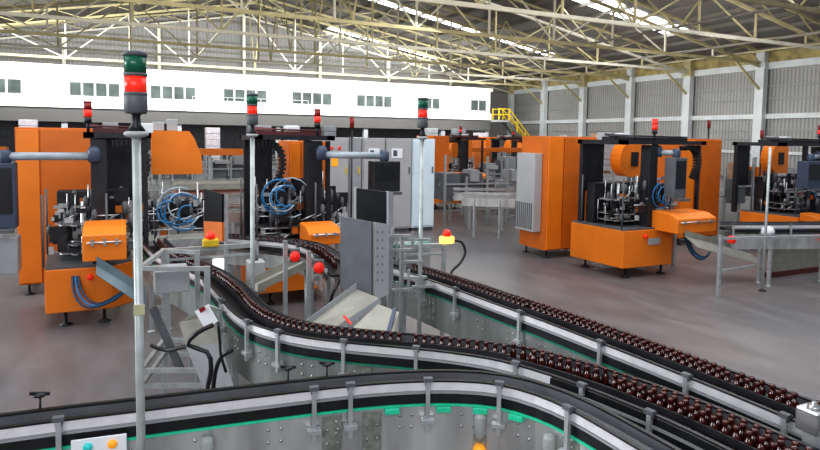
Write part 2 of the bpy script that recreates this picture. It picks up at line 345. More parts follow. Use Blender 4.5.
# ---------------------------------------------------------------- inspection machines
def machine(label, loc, bw=1.4, bd=1.3, cab=(-0.2, 1.0, 2.0, 3.0), colx=0.7, colw=0.2, zb=0.85, infeed=(0.5, 1.9, -0.6, 0.1),
            rear=(1.3, 2.2), rear_round=-1, arm=None, chain=1.2, table=1.0, ri=1, beac=None, side_box=True, detail=2, hoses=True, frame_w=None, fx0=0.0, gz=None, cab_top=2.56, tray=True, guard=(0.12, 0.5), rz0=1.72, rz1=2.46, hose=None, chute=True, low=0.0, mech=0.62):
    x, y, z = loc
    e = root('bottle_inspection_machine', loc, label, 'machine', 'orange inspection machines')
    P = lambda *a: (x+a[0], y+a[1], z+a[2])
    B = lambda mb, x0, x1, y0, y1, z0, z1: mb.box(x+x0, x+x1, y+y0, y+y1, z+z0, z+z1)
    fw_ = frame_w or bw
    r = random.Random(ri)
    # tall cabinet
    c0, c1, c2, c3 = cab
    cb = B(MB(), c0, c1, c2, c3, 0.17, cab_top).build('tall_cabinet', orange, e, bevel=0.012)
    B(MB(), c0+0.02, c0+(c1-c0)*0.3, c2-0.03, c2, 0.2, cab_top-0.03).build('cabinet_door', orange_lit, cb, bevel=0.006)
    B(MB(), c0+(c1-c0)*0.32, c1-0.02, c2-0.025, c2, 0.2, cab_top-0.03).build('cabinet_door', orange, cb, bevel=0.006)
    if side_box:
        sb = B(MB(), c0-0.2, c0-0.003, c2+0.15, c3-0.12, 0.55, 2.2).build('side_box', lgrey, e, bevel=0.01)
        vg = MB()
        for k in range(9): B(vg, c0-0.205, c0-0.2, c2+0.2+k*0.07, c2+0.24+k*0.07, 0.6, 1.15)
        vg.build('vent', greyd, sb)
    for (fx, fy) in ((c0+0.12, c2+0.1), (c1-0.12, c2+0.1), (c0+0.12, c3-0.1), (c1-0.12, c3-0.1)):
        MB().lathe([(0.07,0),(0.07,0.015),(0.02,0.03),(0.016,0.17)], P(fx,fy,0), 12).build('levelling_foot', black, e)
    # base
    poly = [(0.04,0),(bw-0.25,0.0),(bw,0.22),(bw,bd),(-0.06,bd)]
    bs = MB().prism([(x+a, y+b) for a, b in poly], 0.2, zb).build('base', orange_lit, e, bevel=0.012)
    MB().prism([(x+a*0.98+0.01, y+b*0.98+0.01) for a, b in poly], zb, zb+0.03).build('deck', greyd, e)
    for (fx, fy) in ((0.25,0.15),(bw-0.35,0.15),(0.2,bd-0.15),(bw-0.2,bd-0.15)):
        MB().lathe([(0.08,0),(0.08,0.015),(0.022,0.035),(0.018,0.2)], P(fx,fy,0), 12).build('levelling_foot', black, e)
    MB().cyl(P(0.55,0.0,zb-0.12), P(0.55,-0.05,zb-0.12), 0.035, 12).build('stop_button', red, bs)
    if ri == 3: B(MB(), 0.62, 0.92, -0.022, -0.01, 0.6, 0.72).build('name_plate', lgrey, bs, label='small pale rectangular plate')
    for (gx, gy) in ((0.03, 0.04), (bw-0.3, 0.04), (-0.02, bd-0.25)):
        MB().cyl(P(gx,gy,zb+0.03), P(gx,gy,zb+0.95), 0.014, 8).build('guard_post', greyd, e)
    # frame
    for (fx, fy, wd) in ((fx0+0.1, bd-0.1, 0.09), (fw_-0.1, bd-0.1, 0.09), (fw_-0.08, 0.15, 0.06)):
        B(MB(), fx-wd/2, fx+wd/2, fy-wd/2, fy+wd/2, zb, 2.42).build('frame_post', black, e)
    B(MB(), colx-colw/2, colx+colw/2, 0.08, 0.3, zb, 2.42).build('column', black, e, bevel=0.01)
    tf = MB(); B(tf, fx0, fw_, 0.05, 0.17, 2.43, 2.5); B(tf, fx0, fw_, bd-0.17, bd-0.05, 2.43, 2.5); B(tf, fx0, fx0+0.12, 0.05, bd-0.05, 2.42, 2.5); B(tf, fw_-0.12, fw_, 0.05, bd-0.05, 2.43, 2.5)
    tf.build('top_frame', black, e)
    ct = MB(); B(ct, fx0+0.1, fw_-0.1, 0.4, 0.7, 2.5, 2.56)
    for k in range(5): ct.tube([P(fx0+0.05+k*0.02, 0.45+0.05*k, 2.57+0.01*k), P(fw_*0.4, 0.5+0.04*k+r.uniform(-.05,.05), 2.585), P(fw_-0.1, 0.42+0.05*k, 2.575)], 0.015, 6)
    ct.build('cable_tray', mat('dark_red_cable%d' % ri, (0.12,0.03,0.03) if tray else (0.02,0.02,0.02), 0.5), e)
    for k in range(2): B(MB(), max(fx0,0)+0.2+k*0.45, max(fx0,0)+0.4+k*0.45, 0.75, 0.95, 2.5, 2.64).build('junction_box', white if k else lgrey, e, bevel=0.008)
    # black guard hanging in the upper back
    if guard: B(MB(), guard[0], guard[1], bd-0.13, bd-0.11, 1.5, 2.42).build('rear_guard', black, e)
    # rear rounded orange panel with dark window
    a, b = rear or (0,1); h0, h1 = rz0, rz1
    pl = []
    if rear_round < 0:
        pl = [(b,h0),(b,h1)]+[(a+0.28-0.28*math.sin(t*math.pi/10), (h0+h1)/2+(h1-h0)/2*math.cos(t*math.pi/10)) for t in range(0, 11)]
    else:
        pl = [(a,h0),(b,h0),(b-0.02,h0+0.3),(b-0.12,h1-0.12),(b-0.2,h1),(a,h1)]
    if rear:
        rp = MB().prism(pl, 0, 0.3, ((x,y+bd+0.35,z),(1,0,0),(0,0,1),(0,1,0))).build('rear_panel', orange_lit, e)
        wx = a+(b-a)*0.4
        if rear_round < 0: B(MB(), wx, wx+0.2, bd+0.33, bd+0.345, 1.95, 2.25).build('panel_window', black, rp)
    if detail:
        # mechanism: star wheels, rods, cylinders, clamps on the deck
        for (sx, sy, sr) in ((0.45, 0.6, 0.34), (0.95, 0.65, 0.3)):
            if sx+sr > bw+0.3: continue
            sw = MB(); n = 40; ptl = []
            for k in range(n): 
                rr_ = sr*(1 if k % 4 < 2 else 0.86); ptl.append((x+sx+rr_*math.cos(2*math.pi*k/n), y+sy+rr_*math.sin(2*math.pi*k/n)))
            for zz in (zb+0.12, zb+0.24, zb+0.5): sw.prism(ptl, z+zz, z+zz+0.018)
            sw.cyl(P(sx,sy,zb), P(sx,sy,zb+0.8), 0.035)
            sw.build('star_wheel', steel if sr > 0.3 else grey, e)
        B(MB(), 0.12, bw-0.1, bd-0.42, bd-0.2, zb+0.03, zb+mech+0.08).build('inner_dark_box', black, e, bevel=0.02)  # black box added behind the mechanism so the interior looks dark
        mul = 1.7 if detail > 2 else (1.35 if detail > 1 else 0.25)
        for grp, mt, nn in (('steel_rod', steel, 34), ('actuator', greyd, 26), ('clamp', alu, 26), ('bracket_plate', black, 24), ('valve', lgrey, 10), ('orange_block', orange, 6)):
            for k in range(int(nn*mul)):
                q = MB()
                px_ = r.uniform(0.08, bw+table*0.9); py_ = r.uniform(0.06, bd-0.35); pz_ = r.uniform(zb+0.1, zb+mech)
                if px_ > bw: pz_ = r.uniform(1.04, 1.5); py_ = r.uniform(0.5, 1.0)
                if grp == 'steel_rod':
                    d = r.choice([(0.4,0,0),(0.3,0,0.1),(0,0,0.35),(0.25,0.1,0.1),(0,0,0.5)]); q.cyl(P(px_,py_,pz_-0.1), P(px_+d[0]*0.7,py_+d[1],pz_+d[2]*0.8-0.1), r.uniform(0.008,0.014), 6)
                elif grp == 'actuator':
                    h_ = r.uniform(0.08,0.2); q.lathe([(0.01,-0.12),(0.01,0),(0.035,0.004),(0.035,h_),(0.02,h_+0.01),(0.02,h_+0.03)], P(px_,py_,pz_), 10)
                elif grp == 'clamp': B(q, px_, px_+r.uniform(0.03,0.12), py_, py_+0.05, pz_, pz_+r.uniform(0.02,0.08))
                elif grp == 'valve': B(q, px_, px_+0.06, py_, py_+0.05, pz_, pz_+0.09)
                elif grp == 'orange_block': B(q, px_, px_+0.09, py_, py_+0.05, pz_-0.05, pz_+0.04)
                else: B(q, px_, px_+r.uniform(0.05,0.2), py_, py_+0.03, pz_, pz_+r.uniform(0.05,0.25))
                q.build(grp, mt, e)
        # infeed table to the right
        tb = MB(); B(tb, bw-0.05, bw+table, 0.5, 1.0, 0.88, 0.98); B(tb, bw+table-0.1, bw+table-0.04, 0.52, 0.58, 0, 0.88); B(tb, bw+table-0.1, bw+table-0.04, 0.85, 0.91, 0, 0.88)
        tb.build('side_table', alu, e)
        gr = MB()
        for yy in (0.55, 0.75, 0.95):
            gr.tube([P(bw-0.3, yy, 1.12), P(bw+table*0.5, yy+0.04, 1.12), P(bw+table, yy-0.08, 1.12)], 0.012, 6)
        gr.build('guide_rod', steel, e)
    # infeed guard and chute
    i0, i1, j0, j1 = infeed
    g0, g1 = gz or (zb+0.05, zb+0.45); gh = g1-g0
    ig = MB().prism([(j0,g0),(j1,g0),(j1,g1),(j0+0.18,g1-0.02),(j0,g1-0.1)], 0, i1-i0, ((x+i0,y,z),(0,1,0),(0,0,1),(1,0,0))).build('infeed_guard', orange_lit, e, bevel=0.015)
    k_ = MB(); k_.cyl(P(i0+0.05, j0-0.02, g0+gh*.55), P(i1-0.05, j0-0.02, g0+gh*.55), 0.012, 8)
    for t in (0.1, 0.5, 0.9): B(k_, i0+0.06+(i1-i0-0.15)*t, i0+0.09+(i1-i0-0.15)*t, j0-0.03, j0, g0+gh*.45, g0+gh*.65)
    k_.build('guard_bar', steel, ig)
    if chute:
        s0 = Vector(P(i0+0.15, j0-0.02, g0-0.03)); s1 = Vector(P(i1+(0.75 if ri > 2 else 0.2), j0-0.15, g0-0.42))
        wA = Vector((0,-0.35,-0.2)) if ri > 2 else Vector((0,-0.16,-0.12))
        MB().quad(s0, s1, s1+wA, s0+wA*0.8).quad(s0, s1, s1+Vector((0,0,0.1)), s0+Vector((0,0,0.1))).build('reject_chute', cream_m if ri != 1 else blue_steel, e)
    # energy chain arching down
    cx_ = chain
    pts = [(cx_-0.35, 0.2, 2.36), (cx_-0.1, 0.2, 2.38), (cx_+0.04, 0.2, 2.28), (cx_+0.08, 0.2, 2.1), (cx_+0.05, 0.2, 1.92), (cx_-0.03, 0.2, 1.78)]
    sp = smooth_path([P(*p) for p in pts], 0.05)
    ec = MB()
    for a_, b_ in zip(sp[::1], sp[1::1]):
        m_ = (a_+b_)/2; ec.ob(m_, ((b_-a_).length*0.72, 0.085, 0.14), b_-a_, (0,1,0))
    ec.tube(sp, 0.03, 6); ec.build('energy_chain', black, e)
    if hoses:
        for k in range(6):
            cx0 = (hose[0] if hose else bw*0.75)+r.uniform(-0.13, 0.2); cz0 = (hose[1] if hose else zb+0.62)+r.uniform(-0.08, 0.1); rr_ = 0.12+0.035*k; yy = (hose[2] if hose else -0.02)+0.03*k
            t0 = r.uniform(0.4, 1.2)
            pts = [P(cx0+rr_*math.cos(t0+t*0.42), yy, cz0+rr_*math.sin(t0+t*0.42)) for t in range(12)]
            MB().tube(pts, 0.012, 6).build('air_hose', hose_b if k % 3 != 2 else hose_w, e)
        for k in range(3):
            pts = [P(bw+low+0.02+0.03*k, -0.01, zb-0.1), P(bw+low+0.05+0.05*k, -0.15, 0.45), P(bw+low+0.2+0.05*k, -0.25, 0.3+0.02*k), P(bw+low+0.5, -0.2, 0.36+0.02*k), P(bw+low+0.75, -0.05, 0.55)]
            MB().tube(smooth_path(pts, 0.06), 0.016, 6).build('air_hose', hose_b if k == 1 else bluegrey, e)
    # warning beacon
    bx_, by_ = beac or (colx-0.06, 0.2)
    bc = MB().cyl(P(bx_,by_,2.5), P(bx_,by_,2.66), 0.02, 10).cyl(P(bx_,by_,2.62), P(bx_,by_,2.7), 0.045, 14).build('beacon', black, e)
    MB().cyl(P(bx_,by_,2.7), P(bx_,by_,2.79), 0.048, 14).build('lens', redglow, bc)
    MB().cyl(P(bx_,by_,2.79), P(bx_,by_,2.88), 0.048, 14).cyl(P(bx_,by_,2.88), P(bx_,by_,2.9), 0.05, 14).build('lens', reddark if ri != 3 else redglow, bc)
    # operator panel arm
    if arm:
        (ax_, ay_, az_), (ex, ey) , (pw, ph, pm) = arm
        am = MB().cyl(P(ax_,ay_,az_), P(ex,ey,az_), 0.05, 16).build('panel_arm', mat('arm_grey%d' % ri, (0.36,0.41,0.45), 0.4), e)
        MB().lathe([(0.05,-0.1),(0.07,-0.05),(0.07,0.05),(0.04,0.08)], P(ex,ey,az_), 14).build('arm_joint', bluegrey, am); MB().lathe([(0.06,-0.08),(0.085,-0.05),(0.085,0.07),(0.05,0.13)], P(ax_,ay_,az_), 14).build('arm_joint', bluegrey, am)
        pb = B(MB(), ex-pw/2, ex+pw/2, ey-0.12, ey+0.12, az_-0.1-ph, az_-0.08).build('operator_panel', pm, e, bevel=0.012)
        B(MB(), ex-pw/2+0.03, ex+pw/2-0.03, ey-0.128, ey-0.12, az_-ph+0.08, az_-0.14).build('screen', blackp, pb)
        B(MB(), ex-pw/2+0.02, ex+pw/2-0.02, ey-0.24, ey-0.12, az_-0.14-ph, az_-0.1-ph).build('keyboard_shelf', greyd, pb)
    return e

m1 = machine('orange inspection machine at the far left with a grey arm reaching left', (-0.97, 8.75, 0), bw=1.05, bd=1.25, cab=(-0.5, 0.52, 1.95, 2.9),
        colx=0.67, colw=0.19, zb=0.76, infeed=(0.5, 0.98, -0.62, 0.0), rear=(1.36, 2.12), rear_round=1, chain=1.17, table=1.2, ri=1, beac=(0.55, 0.2),
        arm=((0.62, 0.1, 2.19), (-0.35, 0.1), (0.22, 0.78, bluegrey)), side_box=False, frame_w=1.3, fx0=0.5, gz=(0.95, 1.37), guard=(0.62, 1.1), rz0=1.85, rz1=2.54, hose=(1.62, 1.42, 0.3), detail=3, low=-0.72, mech=0.85)
for k in range(2): MB().box(0.42+k*0.2, 0.58+k*0.2, 10.4, 10.6, 2.54, 2.68+k*0.05).build('junction_box', lgrey, m1, bevel=0.01)
MB().box(-1.42, -1.2, 8.7, 9.0, 0.75, 1.2).build('lower_box', grey, m1, bevel=0.01)
machine('orange inspection machine in the middle with curled blue hoses', (1.68, 8.75, 0), bw=1.2, bd=1.3, cab=(0.88, 1.54, 1.6, 2.4),
        colx=0.9, colw=0.24, zb=0.85, infeed=(0.58, 1.05, -0.75, -0.25), rear=None, chain=0.36, table=0.4, ri=2, beac=(0.97, 0.2), gz=(1.0, 1.26), cab_top=2.4,
        arm=((0.95, -0.1, 2.22), (1.78, -0.5), (0.42, 0.42, black)), side_box=False, hose=(0.44, 1.56, -0.05), chute=False, detail=3, mech=0.8)
machine('orange inspection machine right of centre with grey side box and tall cabinet', (8.0, 8.1, 0), bw=1.5, bd=1.3, cab=(-0.1, 1.22, 2.05, 2.95),
        colx=0.78, colw=0.2, zb=0.88, infeed=(0.8, 1.78, -0.5, 0.1), rear=(1.5, 2.25), rear_round=-1, chain=1.98, table=0.5, ri=3, beac=(0.9, 0.2), gz=(0.86, 1.22),
        arm=((0.95, 0.15, 2.28), (1.12, -0.12), (0.3, 0.72, greyd)), frame_w=2.1, tray=False, guard=(0.15, 0.6), detail=3, mech=0.72)
machine('orange inspection machine at the right edge partly out of view', (13.2, 8.3, 0), bw=1.5, bd=1.3, cab=(-1.25, 0.1, 2.0, 2.9),
        colx=0.95, colw=0.2, zb=0.88, infeed=(0.1, 0.5, -0.4, 0.0), rear=(1.5, 2.15), rear_round=-1, chain=2.0, table=0.4, ri=4, beac=(0.98, 0.2), gz=(0.8, 0.98),
        chute=False, arm=((0.9, 0.15, 2.2), (-0.2, -0.35), (0.5, 0.55, bluegrey)), frame_w=2.2, side_box=False, tray=False, fx0=-0.5, guard=(-0.4, 0.0), detail=3, mech=0.75)
machine('distant orange inspection machine behind the bright switch cabinet', (9.5, 18.5, 0), cab=(-0.1, 0.8, 0.2, 1.0), rear=(1.7, 2.6), colx=1.3, fx0=1.05, frame_w=2.2, guard=None, ri=5, detail=1, hoses=False, side_box=False)
machine('distant orange inspection machine deep in the hall left of the right machine', (16.5, 24.5, 0), cab=(-0.1, 1.0, 2.0, 2.9), ri=6, detail=1, hoses=False, side_box=False)

# ---------------------------------------------------------------- conveyors
def conveyor(name, label, pts, hw, near, plate=(0.62, 0.90), brackets=(), legs=(), splices=(), green_strip=True, bolts=True, belt_z=1.0, far_plate=True, step=0.1, knobs=(), name_green=True, cut=None):
    path = smooth_path([(p[0], p[1], 0) for p in pts], step)
    L = arc_len(path)
    Lp = arc_len([Vector((p[0],p[1],0)) for p in pts])
    if isinstance(hw, (int, float)): W_ = [hw]*len(path)
    else:
        W_ = []
        k = 0
        for i, p in enumerate(path):
            # interpolate by control point distance
            s = L[i]/L[-1]*Lp[-1]
            j = max([q for q in range(len(Lp)-1) if Lp[q] <= s+1e-9] or [0]); t = (s-Lp[j])/max(Lp[j+1]-Lp[j],1e-9)
            W_.append(hw[j]+(hw[j+1]-hw[j])*min(max(t,0),1))
    e = root(name, (pts[0][0], pts[0][1], 0), label, 'conveyor')
    s = near
    def sw(a, b, z0, z1): return MB().sweep(path, W_, a, b, z0, z1)
    n_ = lambda o: o*s
    # belt spans the whole width
    bm = MB(); vs = []; 
    for i, p in enumerate(path):
        a = path[max(i-1,0)]; b = path[min(i+1,len(path)-1)]; d = Vector((b[0]-a[0], b[1]-a[1])).normalized(); nx, ny = -d.y, d.x; w = W_[i]-0.03
        for (o, z) in ((-w,belt_z-0.02),(w,belt_z-0.02),(w,belt_z),(-w,belt_z)): vs.append((p[0]+nx*o, p[1]+ny*o, z))
    n = len(path); bm.add(vs, [(i*4+k, i*4+(k+1)%4, (i+1)*4+(k+1)%4, (i+1)*4+k) for i in range(n-1) for k in range(4)]+[(3,2,1,0), tuple((n-1)*4+k for k in range(4))])
    bm.build('belt', belt_m, e)
    e1 = 1e-4
    for sd in (s, -s):
        fac = 1 if sd > 0 else -1
        kc = min(range(len(path)), key=lambda i: (Vector(path[i][:2])-Vector(cut)).length) if cut and sd == s else len(path)-1
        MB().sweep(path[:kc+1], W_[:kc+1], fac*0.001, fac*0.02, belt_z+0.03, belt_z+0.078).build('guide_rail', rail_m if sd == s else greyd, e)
        if kc < len(path)-2: MB().sweep(path[kc:], W_[kc:], fac*0.001, fac*0.02, belt_z+0.03, belt_z+0.07).build('guide_rail', blackp, e, label='black guide rail')
        sw(-fac*0.004 if False else fac*0.001, fac*0.026, belt_z+0.080, belt_z+0.090).build('rail_cap', blackp, e)
        sw(fac*0.001, fac*0.016, belt_z+0.008, belt_z+0.020).build('lower_rail', grey, e)
        sw(fac*0.001, fac*0.012, belt_z-0.05, belt_z+0.006).build('side_channel', blackp, e)
        if green_strip:
            sw(fac*0.001, fac*0.020, belt_z-0.064, belt_z-0.052).build('wear_strip', green if name_green else greend, e)
        if sd == s or far_plate: sw(fac*0.001, fac*0.008, plate[0], plate[1]).build('side_plate', plate_m if name_green else plate_d, e)
    def frame_at(pt):
        ls = nearest(path, L, pt); P_, d, i = at_len(path, L, ls); nrm = Vector((-d.y, d.x, 0))*s
        return P_, d, nrm, W_[min(i,len(W_)-1)]
    for pt in brackets:
        P_, d, nrm, w = frame_at(pt); c = P_+nrm*(w+0.045)
        b = MB().ob((c.x,c.y,0.95), (0.024,0.024,0.30), d).ob((c.x,c.y,0.86), (0.075,0.055,0.022), d).ob(tuple(P_+nrm*(w+0.018)+Vector((0,0,0.845))), (0.04,0.05,0.05), d).build('rail_bracket', alu, e)
        MB().ob((c.x,c.y,1.105), (0.05,0.035,0.022), d).ob((c.x-nrm.x*0.02,c.y-nrm.y*0.02,1.085), (0.03,0.05,0.03), d).build('clamp', greyd, b)
    for pt in knobs:
        P_, d, nrm, w = frame_at(pt); c = P_-nrm*(w+0.05)
        MB().cyl((c.x,c.y,1.03), (c.x,c.y,1.14), 0.006, 8).lathe([(0.006,0),(0.03,0.01),(0.034,0.02),(0.012,0.028)], (c.x,c.y,1.135), 8).bar((c.x-0.045,c.y,1.165),(c.x+0.045,c.y,1.15),0.014).build('clamp_knob', black, e)
    for pt in splices:
        P_, d, nrm, w = frame_at(pt); c = P_+nrm*(w+0.012)
        q = MB().ob((c.x,c.y,(plate[0]+plate[1])/2+0.02), (0.11,0.008,(plate[1]-plate[0])*0.8), d).build('splice_plate', splice_m, e)
        for a in (-0.03, 0.03):
            for zz in (0.2, 0.45, 0.7):
                bp = c+d*a+nrm*0.004; z_ = plate[0]+0.04+(plate[1]-plate[0])*0.9*zz; MB().cyl((bp.x,bp.y,z_), (bp.x+nrm.x*0.01,bp.y+nrm.y*0.01,z_), 0.007, 8).build('bolt', steel, q)
    if bolts:
        k = 0.15; cnt = 0
        while k < L[-1] and cnt < 60:
            P_, d, i = at_len(path, L, k); nrm = Vector((-d.y, d.x, 0))*s; c = P_+nrm*(W_[i]+0.008)
            if c.y > 2 and c.x > -0.8:
                for dz in (0.05, 0.12): MB().cyl((c.x,c.y,plate[1]-dz), (c.x+nrm.x*0.008,c.y+nrm.y*0.008,plate[1]-dz), 0.008, 8).build('bolt', steel, e); cnt += 1
            k += 0.31 if cnt % 4 else 0.07
    for pt in legs:
        P_, d, nrm, w = frame_at(pt)
        q = MB()
        for sg in (-1, 1):
            c = P_+nrm*(w-0.03)*sg; q.box(c.x-0.025, c.x+0.025, c.y-0.025, c.y+0.025, 0.02, 0.78); q.lathe([(0.05,0),(0.05,0.012),(0.015,0.03)], (c.x,c.y,0), 10)
        a = P_+nrm*(w-0.03); b = P_-nrm*(w-0.03); q.bar((a.x,a.y,0.3),(b.x,b.y,0.3),0.04).bar((a.x,a.y,0.72),(b.x,b.y,0.72),0.04)
        q.build('leg', alu, e)
    return e, path, L

# A: empty conveyor sweeping across the foreground (right normal is the camera side)
A_pts = [(-3.2,3.58),(-2.0,3.53),(-0.57,3.45),(0.05,3.39),(0.6,3.33),(1.15,3.26),(1.5,3.18),(1.78,3.07),(1.99,2.92),(2.12,2.7),(2.18,2.45),(2.2,2.1),(2.21,1.5),(2.21,0.7)]
eA, pathA, LA = conveyor('chain_conveyor', 'empty black chain conveyor with silver rail curving across the foreground', A_pts, 0.062, -1, plate=(0.58, 0.934),
    brackets=[(-0.36,3.4),(0.9,3.2),(1.17,3.15),(1.6,3.05),(1.9,2.8),(2.08,2.4)], splices=[(0.99,3.2),(1.24,3.15),(2.1,2.5)], legs=[(-1.2,3.5),(0.4,3.4),(1.8,3.0),(2.2,1.6)],
    knobs=[(-0.36,3.5),(0.85,3.35),(1.1,3.3)])
B_pts = [(0.33,8.72),(0.38,8.2),(0.48,7.5),(0.78,6.4),(0.88,5.6),(0.9,5.05),(0.98,4.62),(1.18,4.26),(1.45,4.0),(1.75,3.77),(2.03,3.54),(2.28,3.27),(2.46,2.92),(2.6,2.45),(2.68,1.9),(2.7,0.7)]
B_hw = [0.13]*10+[0.13,0.14,0.155,0.165,0.17,0.17]
eB, pathB, LB = conveyor('chain_conveyor', 'long curving chain conveyor in the middle carrying brown bottles', B_pts, B_hw, -1, plate=(0.62, 0.934), name_green=False, cut=(2.44,2.96),
    brackets=[(0.72,6.0),(0.75,5.3),(0.85,4.6),(1.05,4.3),(1.37,3.9),(1.8,3.55),(2.2,3.1),(2.35,2.6),(2.4,2.2)], legs=[(0.3,8.2),(0.7,6.7),(0.92,5.0),(1.5,4.0),(2.4,3.1),(2.6,1.6)], splices=[(1.5,3.8)])
C_pts = [(2.6,6.9),(2.68,6.4),(2.82,5.8),(2.93,5.1),(3.01,4.46),(3.1,3.8),(3.17,3.1),(3.21,2.6),(3.24,2.0),(3.25,0.7)]
eC, pathC, LC = conveyor('chain_conveyor', 'straight chain conveyor on the right carrying a line of brown bottles', C_pts, 0.15, -1, plate=(0.62, 0.934), name_green=False,
    brackets=[(2.72,5.35),(2.8,4.9),(2.9,4.05),(3.0,3.2),(3.05,2.5),(3.06,1.95)], legs=[(2.6,6.4),(2.9,5.0),(3.1,3.7),(3.2,2.6),(3.25,1.5)], splices=[(2.72,5.3)])
D_pts = [(1.15,8.85),(1.45,8.55),(1.8,8.22),(2.08,7.85),(2.2,7.4),(2.18,6.8),(2.1,6.2)]
eD, pathD, LD = conveyor('chain_conveyor', 'curved chain conveyor leaving the middle machine in front of the blue hoses', D_pts, 0.14, -1, plate=(0.72, 0.9), green_strip=False,
    brackets=[(1.7,8.3),(2.2,7.6),(2.2,6.8)], legs=[(1.5,8.7),(2.3,7.3)])
# E: conveyor at the right machines
E_pts = [(9.45,7.15),(9.8,7.03),(10.3,6.85),(11.5,6.5),(14.0,5.9)]
eE, pathE, LE = conveyor('chain_conveyor', 'grey framed conveyor leading away from the right hand machine', E_pts, 0.16, -1, plate=(0.66, 0.92), green_strip=False,
    brackets=[(9.3,7.1),(10.4,6.7),(11.4,6.4)], legs=[(10.1,6.9),(11.3,6.55),(12.6,6.2)])
for (px_, py_) in ((9.22,6.92),(11.0,6.46)):
    q = MB().cyl((px_,py_-0.02,0.86), (px_,py_-0.1,0.86), 0.065, 16).build('stop_button', red, eE)
MB().lathe([(0.0,0.0),(0.11,0.0),(0.12,0.06),(0.09,0.12),(0.02,0.15)], (10.0,6.78,0.92), 16).build('motor_cover', white, eE)

kB = min(range(len(pathB)), key=lambda i: (pathB[i]-Vector((2.28,3.27,0))).length)
for (pp, o_, par) in ((pathB[:kB+1], 0.012, eB), (pathB[kB:], -0.034, eB), (pathC, 0.012, eC)):
    MB().sweep(pp, None, o_-0.01, o_, 1.03, 1.072).build('inner_rail', black, par, label='low black inner rail in front of the bottles')
# ---------------------------------------------------------------- bottles
prof = [(0.0,0.0),(0.020,0.0),(0.0218,0.004),(0.0218,0.062),(0.020,0.072),(0.0145,0.083),(0.0118,0.09),(0.0115,0.098),(0.0162,0.101),(0.0162,0.116),(0.014,0.12),(0.0,0.12)]
protoB = MB().lathe([p for p in prof[1:-1]], (0,0,0), 12).build('glass_bottle', bottle_m)
first = [True]
def bottle(x, y, z, label, group):
    o = protoB if first[0] else protoB.copy()
    if not first[0]: col.objects.link(o)
    first[0] = False
    o.location = (x, y, z+0.0015); o.rotation_euler = (0, 0, rnd.uniform(0, 6)); tag(o, label, 'bottle', group)
def line(path, L, s0, s1, off, label, group, sp=0.060, jit=0.003, gap=0.03):
    s = s0
    while s < s1:
        P_, d, i = at_len(path, L, s); nrm = Vector((-d.y, d.x, 0))
        c = P_+nrm*(off+rnd.uniform(-jit, jit)); bottle(c.x, c.y, 1.0, label, group)
        s += sp*(2 if rnd.random() < gap else 1)+rnd.uniform(0, 0.002)
nb = lambda path, L, pt: nearest(path, L, pt)
line(pathB, LB, nb(pathB,LB,(0.33,8.6)), nb(pathB,LB,(2.28,3.27)), 0.045, 'small brown glass bottle in single file on the curving middle conveyor', 'bottles in single file on the middle conveyor')
sB = nb(pathB,LB,(2.28,3.27))
for k, (o, a) in enumerate(((0.1,0.0),(0.05,0.12),(0.0,0.7))):
    line(pathB, LB, sB+a+0.03*k, nb(pathB,LB,(2.68,1.55)), o, 'small brown glass bottle in the crowded lower right stretch of the middle conveyor', 'crowded bottles on the middle conveyor')
line(pathC, LC, nb(pathC,LC,(2.8,5.95)), nb(pathC,LC,(3.25,1.6)), 0.045, 'small brown glass bottle in the camera side row on the right conveyor', 'front row of bottles on the right conveyor', gap=0.06)
line(pathC, LC, nb(pathC,LC,(3.05,4.3)), nb(pathC,LC,(3.25,1.6)), 0.098, 'small brown glass bottle in the back row on the right conveyor', 'back row of bottles on the right conveyor', gap=0.10)
line(pathD, LD, 0.3, LD[-1]-0.3, 0.0, 'small brown glass bottle on the curve beside the blue hoses', 'bottles on the curve by the middle machine', gap=0.7)

# ---------------------------------------------------------------- signal towers on poles
def tower(loc, z0, label, top=2.88, lean=(0,0), pr=0.021):
    x, y = loc; e = root('signal_tower', (x, y, z0), label, 'signal light', 'signal towers on poles')
    MB().cyl((x-lean[0], y-lean[1], z0), (x, y, top-0.40), pr, 14).build('pole', polem, e)
    MB().lathe([(0.02,-0.02),(0.05,-0.01),(0.057,0.0),(0.05,0.01),(0.03,0.016)], (x,y,top-0.385), 20).build('flange', lgrey, e)
    MB().lathe([(0.042,0),(0.022,0.03),(0.018,0.07),(0.03,0.085)], (x,y,top-0.37), 16).build('neck', black, e)
    MB().lathe([(0.044,0),(0.052,0.01),(0.052,0.085),(0.048,0.09)], (x,y,top-0.29), 20).build('housing', greyd, e)
    MB().cyl((x,y,top-0.20), (x,y,top-0.115), 0.049, 20).build('red_lens', redglow, e)
    MB().cyl((x,y,top-0.115), (x,y,top-0.1), 0.0525, 20).cyl((x,y,top-0.205), (x,y,top-0.19), 0.0525, 20).build('ring', greyd, e)
    MB().cyl((x,y,top-0.1), (x,y,top-0.02), 0.049, 20).build('green_lens', greenlens, e)
    MB().lathe([(0.052,0),(0.053,0.015),(0.047,0.022)], (x,y,top-0.022), 20).build('cap', greyd, e)
    return e
t1 = tower((0.053, 3.16), 0.0, 'tall signal tower with lit red lens, closest on the left', top=2.88, pr=0.0205)
x, y = (0.053, 3.16)
MB().box(x-0.025, x+0.025, y-0.03, y-0.022, 1.63, 1.68).build('sticker', mat('pale_yellow_sticker', (0.5,0.48,0.3), 0.6), t1)
tower((1.08, 5.75), 0.0, 'signal tower with red lens on the grey pole beside the bottle line, second from left')
tower((2.62, 5.3), 0.0, 'signal tower with red lens rising beside the dark monitor, rightmost of the three')

